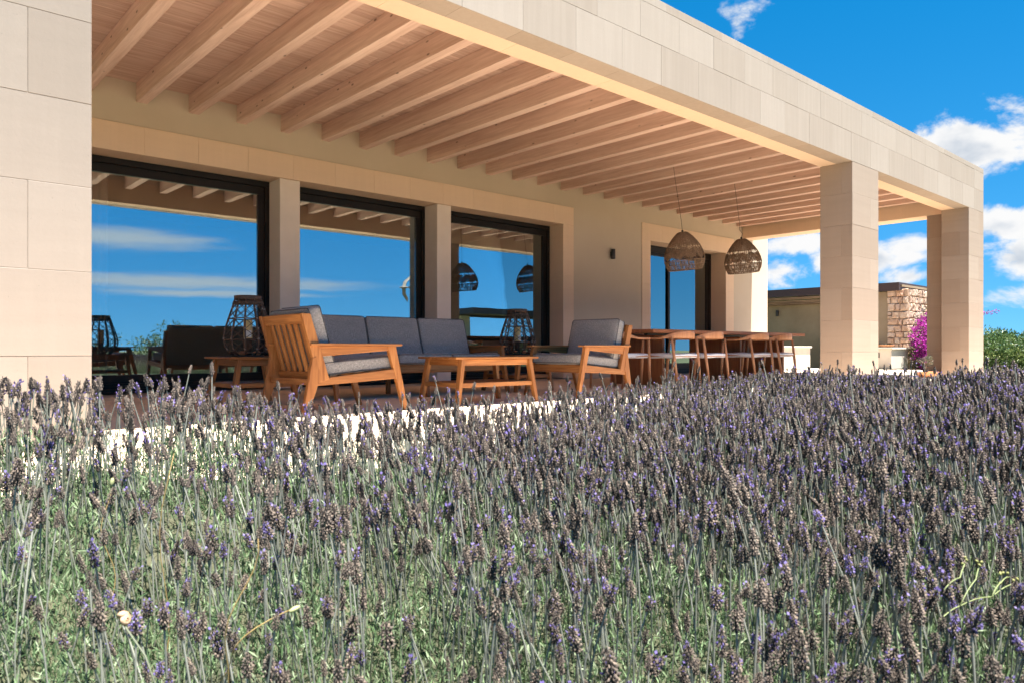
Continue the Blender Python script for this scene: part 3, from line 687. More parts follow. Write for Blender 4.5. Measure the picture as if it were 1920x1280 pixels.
def low_table(name, loc, lx, ly, h, label, cat, group=None):
    """splayed legs, boarded top, slatted shelf; legs stand at +-lx, +-ly on the floor"""
    t = tag(empty(name, loc), label, cat, group); sx, sy = lx - 0.075, ly - 0.03
    for a in (-1, 1):
        for b in (-1, 1):
            bar('leg', (a * lx, b * ly, 0.0), (a * sx, b * sy, h - 0.021), 0.040, 0.048, TEAK[0], t, (0, 1, 0), 0.004, 0.044, 0.062)
    tx, ty = sx + 0.10, sy + 0.045; n = 6
    for k in range(n):
        y0 = -ty + 2 * ty * k / n; box('top_board', -tx, tx, y0 + 0.0012, y0 + 2 * ty / n - 0.0012, h - 0.020, h, TEAK[0], t, 0.003)
    for b in (-1, 1): bar('apron', (-sx + 0.02, b * sy, h - 0.051), (sx - 0.02, b * sy, h - 0.051), 0.020, 0.058, TEAK[0], t)
    for a in (-1, 1): bar('apron', (a * sx, -sy + 0.02, h - 0.051), (a * sx, sy - 0.02, h - 0.051), 0.020, 0.058, TEAK[0], t)
    u = 0.19 / h; mx, my = lx + (sx - lx) * u, ly + (sy - ly) * u
    for b in (-1, 1): bar('shelf_rail', (-mx + 0.02, b * my, 0.19), (mx - 0.02, b * my, 0.19), 0.022, 0.042, TEAK[0], t)
    for a in (-1, 1): bar('shelf_rail', (a * mx, -my + 0.02, 0.19), (a * mx, my - 0.02, 0.19), 0.022, 0.042, TEAK[0], t)
    ns = max(5, int(2 * mx / 0.075))
    for k in range(ns):
        x = -mx + 0.05 + (2 * mx - 0.10) * k / (ns - 1)
        bar('shelf_slat', (x, -my + 0.012, 0.205), (x, my - 0.012, 0.205), 0.048, 0.014, TEAK[0], t, (0, 0, 1), 0.002)
    return t
low_table('coffee_table', (4.64, 5.64, 0), 0.50, 0.29, 0.452, 'long low teak coffee table with slatted shelf between the two armchairs', 'coffee table')
SG = 'teak side tables at the sofa ends'
low_table('side_table', (2.87, 6.93, 0), 0.31, 0.31, 0.452, 'square teak side table behind the nearer armchair, left of the sofa', 'side table', SG)
low_table('side_table', (6.33, 6.93, 0), 0.31, 0.31, 0.452, 'square teak side table between the sofa and the farther armchair', 'side table', SG)

def lantern(loc, label, where, rz):
    t = tag(empty('lantern', loc, rz), label, 'lantern', 'willow cage lanterns')
    prof = [(.130, .012), (.175, .045), (.212, .10), (.226, .16), (.222, .22), (.200, .30), (.170, .39), (.140, .48), (.120, .545)]
    def at(z):
        for (r0, z0), (r1, z1) in zip(prof, prof[1:]):
            if z0 <= z <= z1: return r0 + (r1 - r0) * (z - z0) / (z1 - z0)
        return prof[-1][0]
    n = 11
    for k in range(n):
        a = 2 * math.pi * k / n; pts = [(r * math.cos(a + 0.02 * math.sin(9 * z + k)), r * math.sin(a + 0.02 * math.sin(9 * z + k)), z) for r, z in prof]
        tube('rib', pts, 0.009, M_WILLOW, t, 6)
    for z, rr in ((0.16, 0.0055), (0.36, 0.0055), (0.04, 0.006)):
        tube('ring', [(at(z) * math.cos(2 * math.pi * j / 24), at(z) * math.sin(2 * math.pi * j / 24), z + 0.003 * math.sin(j)) for j in range(24)], rr, M_WILLOW, t, 6, True)
    for z in (0.505, 0.52): tube('ring', [((at(z) + .004) * math.cos(2 * math.pi * j / 20), (at(z) + .004) * math.sin(2 * math.pi * j / 20), z + 0.004 * math.cos(j * .31)) for j in range(20)], 0.008, M_WILLOW, t, 6, True)
    lathe('top_band', [(.118, .535), (.124, .535), (.126, .578), (.119, .580), (.112, .578), (.110, .535)], M_WILLOW, t, 22)
    bm = bmesh.new()
    for k in range(n):
        for z0, z1 in ((.17, .26), (.26, .355), (.37, .45), (.45, .52), (.05, .155)):
            for s in (0, 1):
                a0, a1 = 2 * math.pi * (k + s) / n, 2 * math.pi * (k + 1 - s) / n
                add_tube(bm, [(at(z0) * math.cos(a0), at(z0) * math.sin(a0), z0), (at((z0 + z1) / 2) * .985 * math.cos((a0 + a1) / 2), at((z0 + z1) / 2) * .985 * math.sin((a0 + a1) / 2), (z0 + z1) / 2), (at(z1) * math.cos(a1), at(z1) * math.sin(a1), z1)], 0.0034, 4)
    obj('lashing', bm_mesh('lashing', bm), M_WILLOW, t)
    bm = bmesh.new()
    for k in range(n):
        for z in (.17, .265, .36, .455, .075):
            a = 2 * math.pi * k / n; r = at(z)
            add_tube(bm, [(r * math.cos(a), r * math.sin(a), z - .008), (r * math.cos(a), r * math.sin(a), z + .008)], 0.0105, 6)
    obj('knot', bm_mesh('knot', bm), M_TWINE, t)
    lathe('base', [(.02, .0), (.145, .0), (.150, .008), (.145, .016), (.02, .014)], M_WILLOW, t, 22)
    lathe('candle_stand', [(.035, .016), (.036, .16), (.045, .165), (.045, .172), (.01, .173)], M_WILLOW, t, 16)
    # candle and pebbles rest inside: things of their own
    c = tag(empty('candle', (loc[0], loc[1], loc[2] + .173), rz), 'honey coloured pillar candle with paper label inside the lantern ' + where, 'candle', 'candles in the lanterns')
    lathe('wax', [(.01, 0), (.040, 0), (.041, .004), (.041, .172), (.038, .176), (.012, .170)], M_WAX, c, 20)
    tube('wick', [(0, 0, .168), (0.001, 0, .18), (.004, 0, .188)], .0015, M_BLACK, c, 5)
    bm = bmesh.new(); rg = [[bm.verts.new((.0418 * math.cos(a), .0418 * math.sin(a), z)) for a in np.linspace(R(190), R(285), 10)] for z in (.012, .075)]
    for i in range(9): bm.faces.new((rg[0][i], rg[0][i + 1], rg[1][i + 1], rg[1][i]))
    obj('paper_label', bm_mesh('paper_label', bm, True), M_PAPER, c)
    for k, (a, dd, nm) in enumerate(((R(215), .10, 'left'), (R(300), .10, 'right'))):
        bm = bmesh.new(); bmesh.ops.create_icosphere(bm, subdivisions=2, radius=1)
        for v in bm.verts: v.co = Vector((v.co.x * .046, v.co.y * .034, v.co.z * .020)) * (1 + 0.12 * math.sin(v.co.x * 3 + k) + .08 * math.sin(v.co.y * 5))
        tag(obj('pebble', bm_mesh('pebble', bm, True), M_TERRA, None, (loc[0] + dd * math.cos(a), loc[1] + dd * math.sin(a), loc[2] + .034)), f'flat reddish pebble lying on the {nm} in the lantern {where}', 'pebble', 'pebbles in the lanterns')
lantern((2.83, 6.93, 0.452), 'dark willow cage lantern on the side table behind the nearer armchair', 'behind the nearer armchair', 0.2)
lantern((6.33, 6.93, 0.452), 'dark willow cage lantern on the side table beyond the coffee table', 'beyond the coffee table', 0.9)

# ------------------------------------------------------------------ dining furniture
def dining_table():
    t = tag(empty('dining_table', (10.45, 6.85, 0)), 'long dark teak dining table on slab legs under the pendants', 'dining table')
    X0, X1, Y0, Y1 = -2.27, 2.10, -0.66, 0.66
    for k in range(6):
        a = Y0 + (Y1 - Y0) * k / 6; box('top_board', X0, X1, a + .0015, a + (Y1 - Y0) / 6 - .0015, .750, .800, DARKW[0], t, 0.004)
    for x in (8.74, 10.83, 12.23):
        box('slab_leg', x - 10.45 - .03, x - 10.45 + .03, -.42, .56, 0.002, .722, DARKW[2], t, 0.004)
    for b in (-.36, .40): box('under_rail', X0 + .22, X1 - .22, b - .03, b + .03, .7225, .749, M_BLACK, t)
dining_table()
def dining_chair_proto():
    t = empty('dining_chair'); W = 0.255
    # local: faces +x, back at -x
    def leg(x0, y0, x1, y1, h, r0=.013, r1=.019):
        tube('leg', [(x0, y0, 0), ((x0 + x1 * 1.2) / 2.2, (y0 + y1 * 1.2) / 2.2, h * .55), (x1, y1, h)], [r0, r1, r1 * .78], M_CHAIRW, t, 10)
    for s in (-1, 1):
        leg(-.285, s * .215, -.205, s * .235, .685); leg(.255, s * .235, .205, s * .250, .66)
    for s in (-1, 1): tube('side_rail', [(-.225, s * .228, .425), (.225, s * .243, .435)], .012, M_CHAIRW, t, 8)
    for x in (-.225, .225): tube('cross_rail', [(x, -.235, .43), (x, .235, .43)], .012, M_CHAIRW, t, 8)
    s_ = cushion('woven_seat', .47, .49, .062, M_CORD, t, .018, .10, 6); s_.location = (0, 0, .437)
    # the bent back and arms in one sweep
    pts, rad = [], []
    for k in range(25):
        u = k / 24 * 2 - 1; a = u * R(132)
        x = -.02 - .25 * math.cos(a) if abs(a) < R(90) else -.02 + (abs(a) - R(90)) / R(42) * .24
        y = .268 * math.sin(a) if abs(a) < R(90) else .268 * math.copysign(1, u) - math.copysign(.012, u) * (abs(a) - R(90)) / R(42)
        m = max(0, 1 - (abs(u) / .62) ** 2)
        z = .668 + .055 * m
        pts.append((x, y, z)); hh = .014 + .042 * max(0, 1 - (abs(u) / .55) ** 2); rad.append((.013 + .006 * (1 - abs(u)), hh))
    bm = bmesh.new(); rings = []
    for k, p in enumerate(pts):
        p = Vector(p); q = Vector(pts[min(k + 1, 24)]) - Vector(pts[max(k - 1, 0)]); q.z = 0; q.normalize(); nrm = Vector((q.y, -q.x, 0)); w, hh = rad[k]
        rings.append([bm.verts.new(p + nrm * (w * math.copysign(abs(math.cos(a)) ** .6, math.cos(a))) + Vector((0, 0, hh * math.copysign(abs(math.sin(a)) ** .6, math.sin(a))))) for a in np.linspace(0, 2 * math.pi, 12, endpoint=False)])
    for a, b in zip(rings, rings[1:]):
        for j in range(12): bm.faces.new((a[j], a[(j + 1) % 12], b[(j + 1) % 12], b[j]))
    bm.faces.new(rings[0][::-1]); bm.faces.new(rings[-1]); bmesh.ops.recalc_face_normals(bm, faces=bm.faces[:])
    obj('curved_back', bm_mesh('curved_back', bm, True), M_CHAIRW, t)
    return t
DC = dining_chair_proto(); GD = 'curved back dining chairs'
spots = [((8.44, 6.10), R(90), 'curved back wooden dining chair, first along the near side of the table'), ((9.13, 6.08), R(92), 'curved back wooden dining chair, second along the near side of the table'),
         ((10.45, 6.10), R(89), 'curved back wooden dining chair, third along the near side, past the wide gap'), ((11.15, 6.08), R(93), 'curved back wooden dining chair, last along the near side by the far end'),
         ((7.80, 6.46), R(4), 'curved arm wooden dining chair at the head of the table behind the armchair')]
for k, (xy, a, lab) in enumerate(spots):
    o = DC if k == 0 else copy_tree(DC)
    o.location = (*xy, 0); o.rotation_euler = (0, 0, a); o.scale = (1.12, 1.22, 1.0); tag(o, lab, 'dining chair', GD)

def pendant(loc, ztop, attach, tilt, label, seed):
    rnd = random.Random(seed)
    t = tag(empty('pendant_lamp', (loc[0], loc[1], ztop), 0), label, 'pendant lamp', 'woven pendant lamps')
    h = empty('shade', parent=t) if False else t
    H = .615
    prof = [(.052, 0), (.092, -.02), (.156, -.08), (.219, -.16), (.263, -.23), (.294, -.30), (.312, -.37), (.318, -.43), (.317, -.452), (.302, -.525), (.265, -.60)]
    def at(z):
        z = -z
        for (r0, z0), (r1, z1) in zip(prof, prof[1:]):
            if -z0 <= z <= -z1: return r0 + (r1 - r0) * (z + z0) / (z0 - z1)
        return prof[-1][0]
    T = Matrix.Rotation(tilt[0], 4, 'X') @ Matrix.Rotation(tilt[1], 4, 'Y')
    def P(a, z, k=1.0): return T @ Vector((at(z) * k * math.cos(a), at(z) * k * math.sin(a), z))
    def strands(name, lst, r, n=4):
        bm = bmesh.new()
        for pts in lst: add_tube(bm, pts, r, n, cap=False)
        o = obj(name, bm_mesh(name, bm), M_RATTAN, t); return o
    tw = 2 * math.pi
    # ribs and rims
    for k in range(16):
        tube('rib', [P(tw * k / 16, z) for _, z in prof], .0042, M_RATTAN, t, 5)
    for z, r in ((-.012, .006), (-.30, .004), (-.45, .006), (-.525, .0045), (-.60, .007)):
        tube('rim', [P(tw * j / 36, z) for j in range(36)], r, M_RATTAN, t, 6, True)
    # close weave of the crown: thin vertical and horizontal strands
    lst = []
    for k in range(120):
        a = tw * k / 120 + rnd.uniform(-.01, .01); b = a + rnd.uniform(-.10, .10)
        z0, z1 = -.005, -.215 + rnd.uniform(-.035, .02); lst.append([P(a + (b - a) * u, z0 + (z1 - z0) * u, 1 + rnd.uniform(-.01, .01)) for u in (0, .33, .66, 1)])
    for k in range(26):
        z = -.012 - k * .008; ph = rnd.random() * 6; lst.append([P(tw * j / 30, min(-.002, z + .003 * math.sin(j * 1.7 + ph)), 1.004) for j in range(31)])
    strands('crown_weave', lst, .0027)
    # zigzag lattice of the belly
    lst = []
    for k in range(10):
        for m in range(13):
            f = (m - 6) / 6 * .30
            a0 = tw * (k + f) / 10
            for s in (-1, 1):
                zt, zb = -.245 - rnd.uniform(0, .03), -.43 + abs(f) * .10 + rnd.uniform(-.02, .01)
                lst.append([P(a0 + s * tw / 20 * u, zt + (zb - zt) * u, 1 + rnd.uniform(-.012, .012)) for u in (0, .4, .75, 1)])
    for k in range(60):
        a = rnd.uniform(0, tw); z = rnd.uniform(-.40, -.25); lst.append([P(a + j * .10, max(-.44, min(-.22, z + .02 * math.sin(j * 2 + k))), 1.0) for j in range(6)])
    strands('lattice_weave', lst, .0030)
    # close band at the bottom
    lst = []
    for k in range(220):
        a = tw * k / 220 + rnd.uniform(-.012, .012); b = a + rnd.uniform(-.03, .03); z0, z1 = (-.452, -.522) if k % 2 else (-.528, -.598)
        if rnd.random() < .9: lst.append([P(a, z0), P(b, z1)])
        if rnd.random() < .8: lst.append([P(a + .01, z0, 1.004), P(b + .015, z1, 1.004)])
    strands('band_weave', lst, .0028)
    tube('lamp_holder', [T @ Vector((0, 0, -.10)), T @ Vector((0, 0, .03))], [.024, .016], M_BLACK, t, 10)
    p = Vector(attach) - Vector((loc[0], loc[1], ztop)); a = T @ Vector((0, 0, .03))
    pts = []
    for u in np.linspace(0, 1, 16):
        q = a.lerp(p, u); w = seed * (1 - u) ** 6 * .05 * math.sin(u * 30) if seed > 1 else .006 * math.sin(u * 6); q.x += w; pts.append(q)
    tube('cord', pts, .0035, M_BLACK, t, 6)
pendant((9.845, 6.88), 2.385, (9.73, 6.97, 3.45), (R(-1), R(-6)), 'woven rattan dome pendant hanging over the dining table, nearer of two', 1)
pendant((11.72, 6.95), 2.475, (11.54, 6.98, 3.45), (R(1), R(-9)), 'woven rattan dome pendant with kinked cord, farther of two', 2)

# ------------------------------------------------------------------ foliage helpers
def leaf_cloud(pts, nrm, size, asp=0.35, up=0.3, curl=0.0, tint=None, jitter=1.0):
    """a folded two-triangle leaf at each point"""
    n = len(pts); d = nrm + RNG.normal(0, jitter, (n, 3)); d[:, 2] += up; d /= np.linalg.norm(d, axis=1, keepdims=True) + 1e-9
    s = np.cross(d, RNG.normal(0, 1, (n, 3))); s /= np.linalg.norm(s, axis=1, keepdims=True) + 1e-9
    L = (size * RNG.uniform(0.65, 1.25, n))[:, None]; w = np.cross(d, s)
    a = pts; m1 = pts + d * L * 0.5 + s * L * asp * 0.5; m2 = pts + d * L * 0.5 - s * L * asp * 0.5; t = pts + d * L + w * L * curl
    V = np.stack([a, m1, t, m2], 1).reshape(-1, 3); b = np.arange(n) * 4
    F = np.concatenate([np.stack([b, b + 1, b + 2], 1), np.stack([b, b + 2, b + 3], 1)])
    T = RNG.random(n) if tint is None else tint
    return V, F, np.repeat(T, 4)
def blob_points(n, c, r, clumps, seed, shell=0.55):
    rg = np.random.default_rng(seed); cc = rg.normal(0, 1, (clumps, 3)); cc /= np.linalg.norm(cc, axis=1, keepdims=True); cc *= rg.uniform(0.35, 0.88, (clumps, 1)); cr = rg.uniform(0.20, 0.42, clumps)
    k = rg.integers(0, clumps, n); d = rg.normal(0, 1, (n, 3)); d /= np.linalg.norm(d, axis=1, keepdims=True)
    p = cc[k] + d * (cr[k] * rg.uniform(shell, 1.05, n))[:, None]
    return p * np.array(r) + np.array(c), d, k
def shrub(name, loc, r, n, size, label, group, seed, material=None, asp=0.28):
    t = tag(empty(name, loc), label, 'shrub', group)
    p, d, k = blob_points(n, (0, 0, r[2] * 0.92), r, 34, seed); p[:, 2] = np.maximum(p[:, 2], 0.05)
    cl = np.random.default_rng(seed + 1).random(34)[k] * .5 + RNG.random(n) * .5
    V, F, T = leaf_cloud(p, d * .8, size, asp, .5, 0.1, cl)
    obj('crown', npmesh('crown', V, F, attr=T), material or M_SHRUB, t)
    bm = bmesh.new(); rg = random.Random(seed)
    for _ in range(9):
        a = rg.uniform(0, 6.28); q = Vector((math.cos(a) * r[0] * .6, math.sin(a) * r[1] * .6, r[2] * 1.3))
        add_tube(bm, [(math.cos(a) * .08, math.sin(a) * .08, -0.3), (q.x * .4, q.y * .4, q.z * .5), tuple(q)], [.035, .025, .010], 5)
    obj('trunk', bm_mesh('trunk', bm, True), M_BARK, t)
    return t

# ------------------------------------------------------------------ outdoor kitchen beyond the porch
def outbuilding():
    t = tag(empty('outbuilding', (22, 8.4, 0)), 'low tan rendered outbuilding with brown steel roof edge and cane canopy beyond the porch', 'outbuilding')
    O = Vector((22, 8.4, 0))
    def pb(name, *a, **k):
        o = box(name, *a, parent=t, **k); o.location -= O; return o
    pb('wall', 22.35, 22.6, 8.75, 20.0, -.3, 1.93, M_TAN)
    pb('wall', 22.05, 22.349, 8.43, 9.30, -.3, 2.16, M_TAN)
    pb('roof_slab', 21.93, 26.5, 8.0, 20.0, 2.28, 2.34, M_TAN)
    pb('roof_edge', 21.82, 21.925, 8.15, 20.0, 2.17, 2.40, M_TRIM)
    pb('roof_edge', 21.82, 26.6, 8.04, 8.145, 2.17, 2.40, M_TRIM)
    for k in range(9):
        x = 21.97 + k * .055; zc = 2.13 - .045 * min(k, 4)
        o = tube('cane_pole', [(x - 22, 0.95, zc + .012 * math.sin(k * 2.2)), (x - 22, 11.0, zc + .02 * math.sin(k * 1.3))], .027, M_CANE, t, 8)
    for k in range(7): pb('cross_batten', 21.95, 22.6, 9.6 + k * 1.4, 9.66 + k * 1.4, 2.15, 2.20, M_TRIM)
outbuilding()
sconce((22.345, 11.93, 1.68), -math.pi / 2, 'small black wall light on the tan outbuilding wall')
def rubble_wall():
    t = tag(empty('stone_wall', (22.4, 8.1, 0)), 'squared rubble stone wall glowing in the sun behind the bougainvillea', 'stone wall'); O = Vector((22.4, 8.1, 0))
    X0, X1, Y0, Y1, ZT = 22.0, 26.4, 7.84, 8.425, 2.21
    o = box('mortar_core', X0 + .03, X1, Y0 + .03, Y1, -.3, ZT, M_RMORTAR, t); o.location -= O
    rg = random.Random(5)
    def stone(face, u0, u1, z0, z1):
        g = .007; bm = bmesh.new(); j = lambda s=.014: rg.uniform(-s, s)
        base = [(u0 + g, z0 + g), (u1 - g, z0 + g), (u1 - g, z1 - g), (u0 + g, z1 - g)]
        pr = rg.uniform(.0, .022)
        c = []
        for (u, z) in base: c.append((u + j(), z + j()))
        mids = [((c[i][0] + c[(i + 1) % 4][0]) / 2 + j(.008), (c[i][1] + c[(i + 1) % 4][1]) / 2 + j(.008)) for i in range(4)]
        ring = [p for i in range(4) for p in (c[i], mids[i])]
        cu, cz = sum(p[0] for p in ring) / 8, sum(p[1] for p in ring) / 8
        def mk(p, dep):
            u, z = p
            return bm.verts.new((X0 - dep, u, z)) if face == 'x' else bm.verts.new((u, Y0 - dep, z))
        back = [mk(p, -.05) for p in ring]
        edge = [mk((cu + (p[0] - cu) * .985, cz + (p[1] - cz) * .985), pr * .2) for p in ring]
        top = [mk((cu + (p[0] - cu) * .80 + j(.006), cz + (p[1] - cz) * .80 + j(.006)), pr + rg.uniform(.006, .028)) for p in ring]
        for A, B in ((back, edge), (edge, top)):
            for i in range(8): bm.faces.new((A[i], A[(i + 1) % 8], B[(i + 1) % 8], B[i]))
        m = mk((cu, cz), pr + rg.uniform(.01, .035))
        for i in range(8): bm.faces.new((top[i], top[(i + 1) % 8], m))
        bmesh.ops.recalc_face_normals(bm, faces=bm.faces[:])
        me = bm_mesh('stone', bm); ctr = Vector((X0, cu, cz)) if face == 'x' else Vector((cu, Y0, cz)); me.transform(Matrix.Translation(-ctr))
        obj('stone', me, M_RUBBLE, t, ctr - O)
    z = -.05; row = 0
    while z < ZT - .05:
        hgt = rg.uniform(.14, .23)
        if ZT - (z + hgt) < .10: hgt = ZT - z
        for face, a, b in (('x', Y0, Y1), ('y', X0, X0 + 2.6)):
            u = a
            while u < b - .01:
                w = rg.uniform(.11, .25)
                if b - (u + w) < .09: w = b - u
                if hgt > .19 and rg.random() < .3:
                    m = z + hgt * rg.uniform(.42, .58); stone(face, u, u + w, z, m); stone(face, u, u + w, m, z + hgt)
                else: stone(face, u, u + w, z, z + hgt)
                u += w
        z += hgt; row += 1
rubble_wall()
def bench(x0, x1, y0, y1, z, label, outlet=False):
    t = tag(empty('masonry_bench', ((x0 + x1) / 2, (y0 + y1) / 2, 0)), label, 'bench', 'cream masonry benches'); O = t.location.copy()
    for nm, a in (('base', (x0, x1, y0, y1, 0.003, z - .05)), ('top_slab', (x0 - .045, x1, y0 - .05, y1, z - .049, z))):
        o = box(nm, *a, M_BENCH, t, .006); o.location -= O
    if outlet:
        o = box('outlet', x0 - .012, x0, y0 + .30, y0 + .44, .30, .44, M_BLACK, t, .003); o.location -= O
bench(20.80, 21.985, 7.86, 9.6, .575, 'cream masonry bench with black outlet built against the stone wall', True)
bench(17.3, 19.35, 9.4, 10.2, .61, 'cream masonry counter bench behind the far end of the dining table')

def bowl(loc, r, h, label, n=28):
    t = tag(empty('planter_bowl', loc), label, 'planter', 'terracotta bowls')
    lathe('bowl', [(r * .5, 0), (r * .56, 0), (r * .80, h * .5), (r * .97, h * .93), (r, h), (r * .94, h), (r * .86, h * .78), (r * .2, h * .76)], M_TERRA, t, n)
    lathe('earth', [(r * .2, h * .77), (r * .86, h * .80), (r * .83, h * .82), (r * .1, h * .86)], M_SOIL, t, 18)
    return t
bowl((14.93, 5.02, 0), .215, .112, 'shallow terracotta bowl holding a small bonsai at the foot of the corner column')
def bonsai():
    t = tag(empty('bonsai', (14.93, 5.02, .09)), 'small grey green bonsai growing in the terracotta bowl by the corner column', 'bonsai')
    bm = bmesh.new(); add_tube(bm, [(0, 0, 0), (.02, 0, .05), (-.012, .01, .11), (.012, 0, .17)], [.035, .028, .022, .015], 7)
    rg = random.Random(3)
    for k in range(12):
        a = rg.uniform(0, 6.28); add_tube(bm, [(.008, 0, .14), (.06 * math.cos(a), .06 * math.sin(a), .19), (.12 * math.cos(a), .12 * math.sin(a), .22 + rg.uniform(-.05, .06))], [.010, .006, .003], 5)
    obj('trunk', bm_mesh('trunk', bm, True), M_BARK, t)
    p, d, k = blob_points(1500, (0, 0, .235), (.16, .16, .10), 18, 9); V, F, T = leaf_cloud(p, d, .020, .3, .4); obj('crown', npmesh('crown', V, F, attr=T), M_OLIVE, t)
bonsai()
bowl((21.45, 8.28, .575), .26, .075, 'wide low terracotta dish of succulents on the masonry bench')
def succulent(loc, s, label):
    t = tag(empty('succulent', loc), label, 'succulent', 'succulents in the dish'); V = []; F = []
    for ring in range(5):
        for k in range(8):
            a = 2 * math.pi * (k + ring * .5) / 8; e = R(10 + ring * 17); l = s * (1 - ring * .13); u = Vector((math.cos(a) * math.cos(e), math.sin(a) * math.cos(e), math.sin(e))); w = Vector((-math.sin(a), math.cos(a), 0)) * l * .22
            b = len(V); V += [tuple(u * .01), tuple(u * l * .6 + w), tuple(u * l), tuple(u * l * .6 - w), tuple(u * l * .55 + Vector((0, 0, l * .1)))]
            F += [(b, b + 1, b + 4), (b + 1, b + 2, b + 4), (b + 2, b + 3, b + 4), (b + 3, b, b + 4)]
    obj('rosette', npmesh('rosette', np.array(V), np.array(F), attr=RNG.random(len(V))), M_SUCC, t)
succulent((21.45, 8.43, .63), .13, 'reddish succulent rosette at the left of the terracotta dish')
succulent((21.45, 8.15, .63), .15, 'reddish succulent rosette at the right of the terracotta dish')

def bougainvillea():
    t = tag(empty('bougainvillea', (24.0, 7.58, 0)), 'magenta bougainvillea in full bloom climbing the sunny stone wall', 'bougainvillea')
    rg = np.random.default_rng(21)
    bm = bmesh.new(); r2 = random.Random(4); tips = []
    for k in range(26):
        x = r2.uniform(-1.6, 2.2); pts = [(x * .35, .1, -.3), (x * .7 + r2.uniform(-.2, .2), r2.uniform(-.1, .1), r2.uniform(.6, 1.0)), (x + r2.uniform(-.2, .2), r2.uniform(-.15, .1), r2.uniform(1.0, 1.7))]
        add_tube(bm, pts, [.022, .013, .005], 5); tips.append(pts)
    obj('stem', bm_mesh('stem', bm, True), M_BARK, t)
    P = []; 
    for k in range(260):
        x = rg.uniform(-2.35, 2.1) if k % 3 else rg.uniform(-2.35, -1.2); zmax = .75 + .85 * min(1, max(0, (x + 2.4) / .8)) + .12 * math.sin(x * 5); z = rg.uniform(0.0, zmax); P.append((x, rg.uniform(-.22, .10), z))
    P = np.array(P)
    def cl(n, r, sel):
        k = sel[rg.integers(0, len(sel), n)]; d = rg.normal(0, 1, (n, 3)); d /= np.linalg.norm(d, axis=1, keepdims=True); return P[k] + d * (r * rg.uniform(.2, 1, n))[:, None], d, k
    idx = np.arange(260)
    p, d, k = cl(5200, .15, idx); V, F, T = leaf_cloud(p, d, .055, .55, .2); obj('foliage', npmesh('foliage', V, F, attr=T), M_BOUGL, t)
    p, d, k = cl(17000, .14, idx[rg.random(260) < .75]); p[:, 1] -= .05; V, F, T = leaf_cloud(p, d, .050, .8, .2); obj('flowers', npmesh('flowers', V, F, attr=T), M_BOUGF, t)
    # one long shoot that reaches past the corner column
    pts = [(2.0, 0, 1.2), (3.2, -.2, 1.7), (4.30, -.3, 1.82)]; tube('shoot', pts, [.010, .007, .003], M_BARK, t, 5)
    q = np.array([(3.1 + 1.15 * u, -.2 - .1 * u, 1.66 + .14 * u) for u in rg.random(50)]) + rg.normal(0, .03, (50, 3)); V, F, T = leaf_cloud(q, rg.normal(0, 1, (50, 3)), .055, .7); obj('flowers', npmesh('flowers', V, F, attr=T), M_BOUGF, t)
bougainvillea()
def far_house():
    t = tag(empty('far_house', (36, 20, 0)), 'pale gabled house with tiled roof edge just showing above the outbuilding', 'house'); O = t.location
    bm = bmesh.new(); a = [(0, 3.05), (3.2, 3.05), (3.2, -.3), (-3.2, -.3), (-3.2, 3.05), (0, 4.1)]
    prof = [(-3.2, -.3), (3.2, -.3), (3.2, 2.75), (0, 3.85), (-3.2, 2.75)]
    va = [bm.verts.new((0, u, z)) for u, z in prof]; vb = [bm.verts.new((8, u, z)) for u, z in prof]; bm.faces.new(va); bm.faces.new(vb[::-1])
    for i in range(5): bm.faces.new((va[i], vb[i], vb[(i + 1) % 5], va[(i + 1) % 5]))
    bmesh.ops.recalc_face_normals(bm, faces=bm.faces[:]); obj('wall', bm_mesh('wall', bm), M_WHITEW, t)
    for s in (-1, 1):
        bar('roof', (4, s * 3.5, 2.70), (4, s * .02, 3.93), 8.5, .09, M_TILE, t, (0, 0, 1), 0)
    return t
fh = far_house(); fh.location = (38.0, 24.2, 0)

# shrubs on the right and a hedge row behind the photographer (seen mirrored in the glass)
GS = 'oleander shrubs at the garden edge'
shrub('oleander_shrub', (28.3, 7.15, -.3), (1.7, 1.5, .78), 9000, .12, 'bushy green oleander right behind the corner column', GS, 31)
shrub('oleander_shrub', (29.2, 5.6, -.3), (1.9, 1.7, .92), 9000, .12, 'taller green oleander at the right edge of the view', GS, 32)
shrub('oleander_shrub', (34.0, 8.6, -.3), (2.4, 2.0, .86), 6000, .15, 'farther green oleander showing between the column and the taller bush', GS, 33)
GH = 'hedge shrubs across the garden mirrored in the windows'
hl = ['rounded mirrored shrub at the left of the first window', 'rounded mirrored shrub behind the lantern reflection', 'taller mirrored shrub between lantern and sofa reflections', 'mirrored shrub behind the sofa reflection', 'mirrored shrub low in the second window', 'mirrored shrub at the middle of the second window', 'mirrored shrub left in the third window', 'mirrored shrub in the third window by the garden pergola']
for k, (x, y, h) in enumerate(((3.5, -9, .78), (6.2, -9.6, .72), (9.0, -9.2, .95), (12.0, -9.8, .75), (15.2, -9.4, .72), (18.4, -9.9, .75), (21.5, -9.5, .70), (24.6, -9.0, .72))):
    shrub('hedge_shrub', (x, y, -.34), (1.8, 1.1, h), 3200, .13, hl[k], GH, 50 + k)
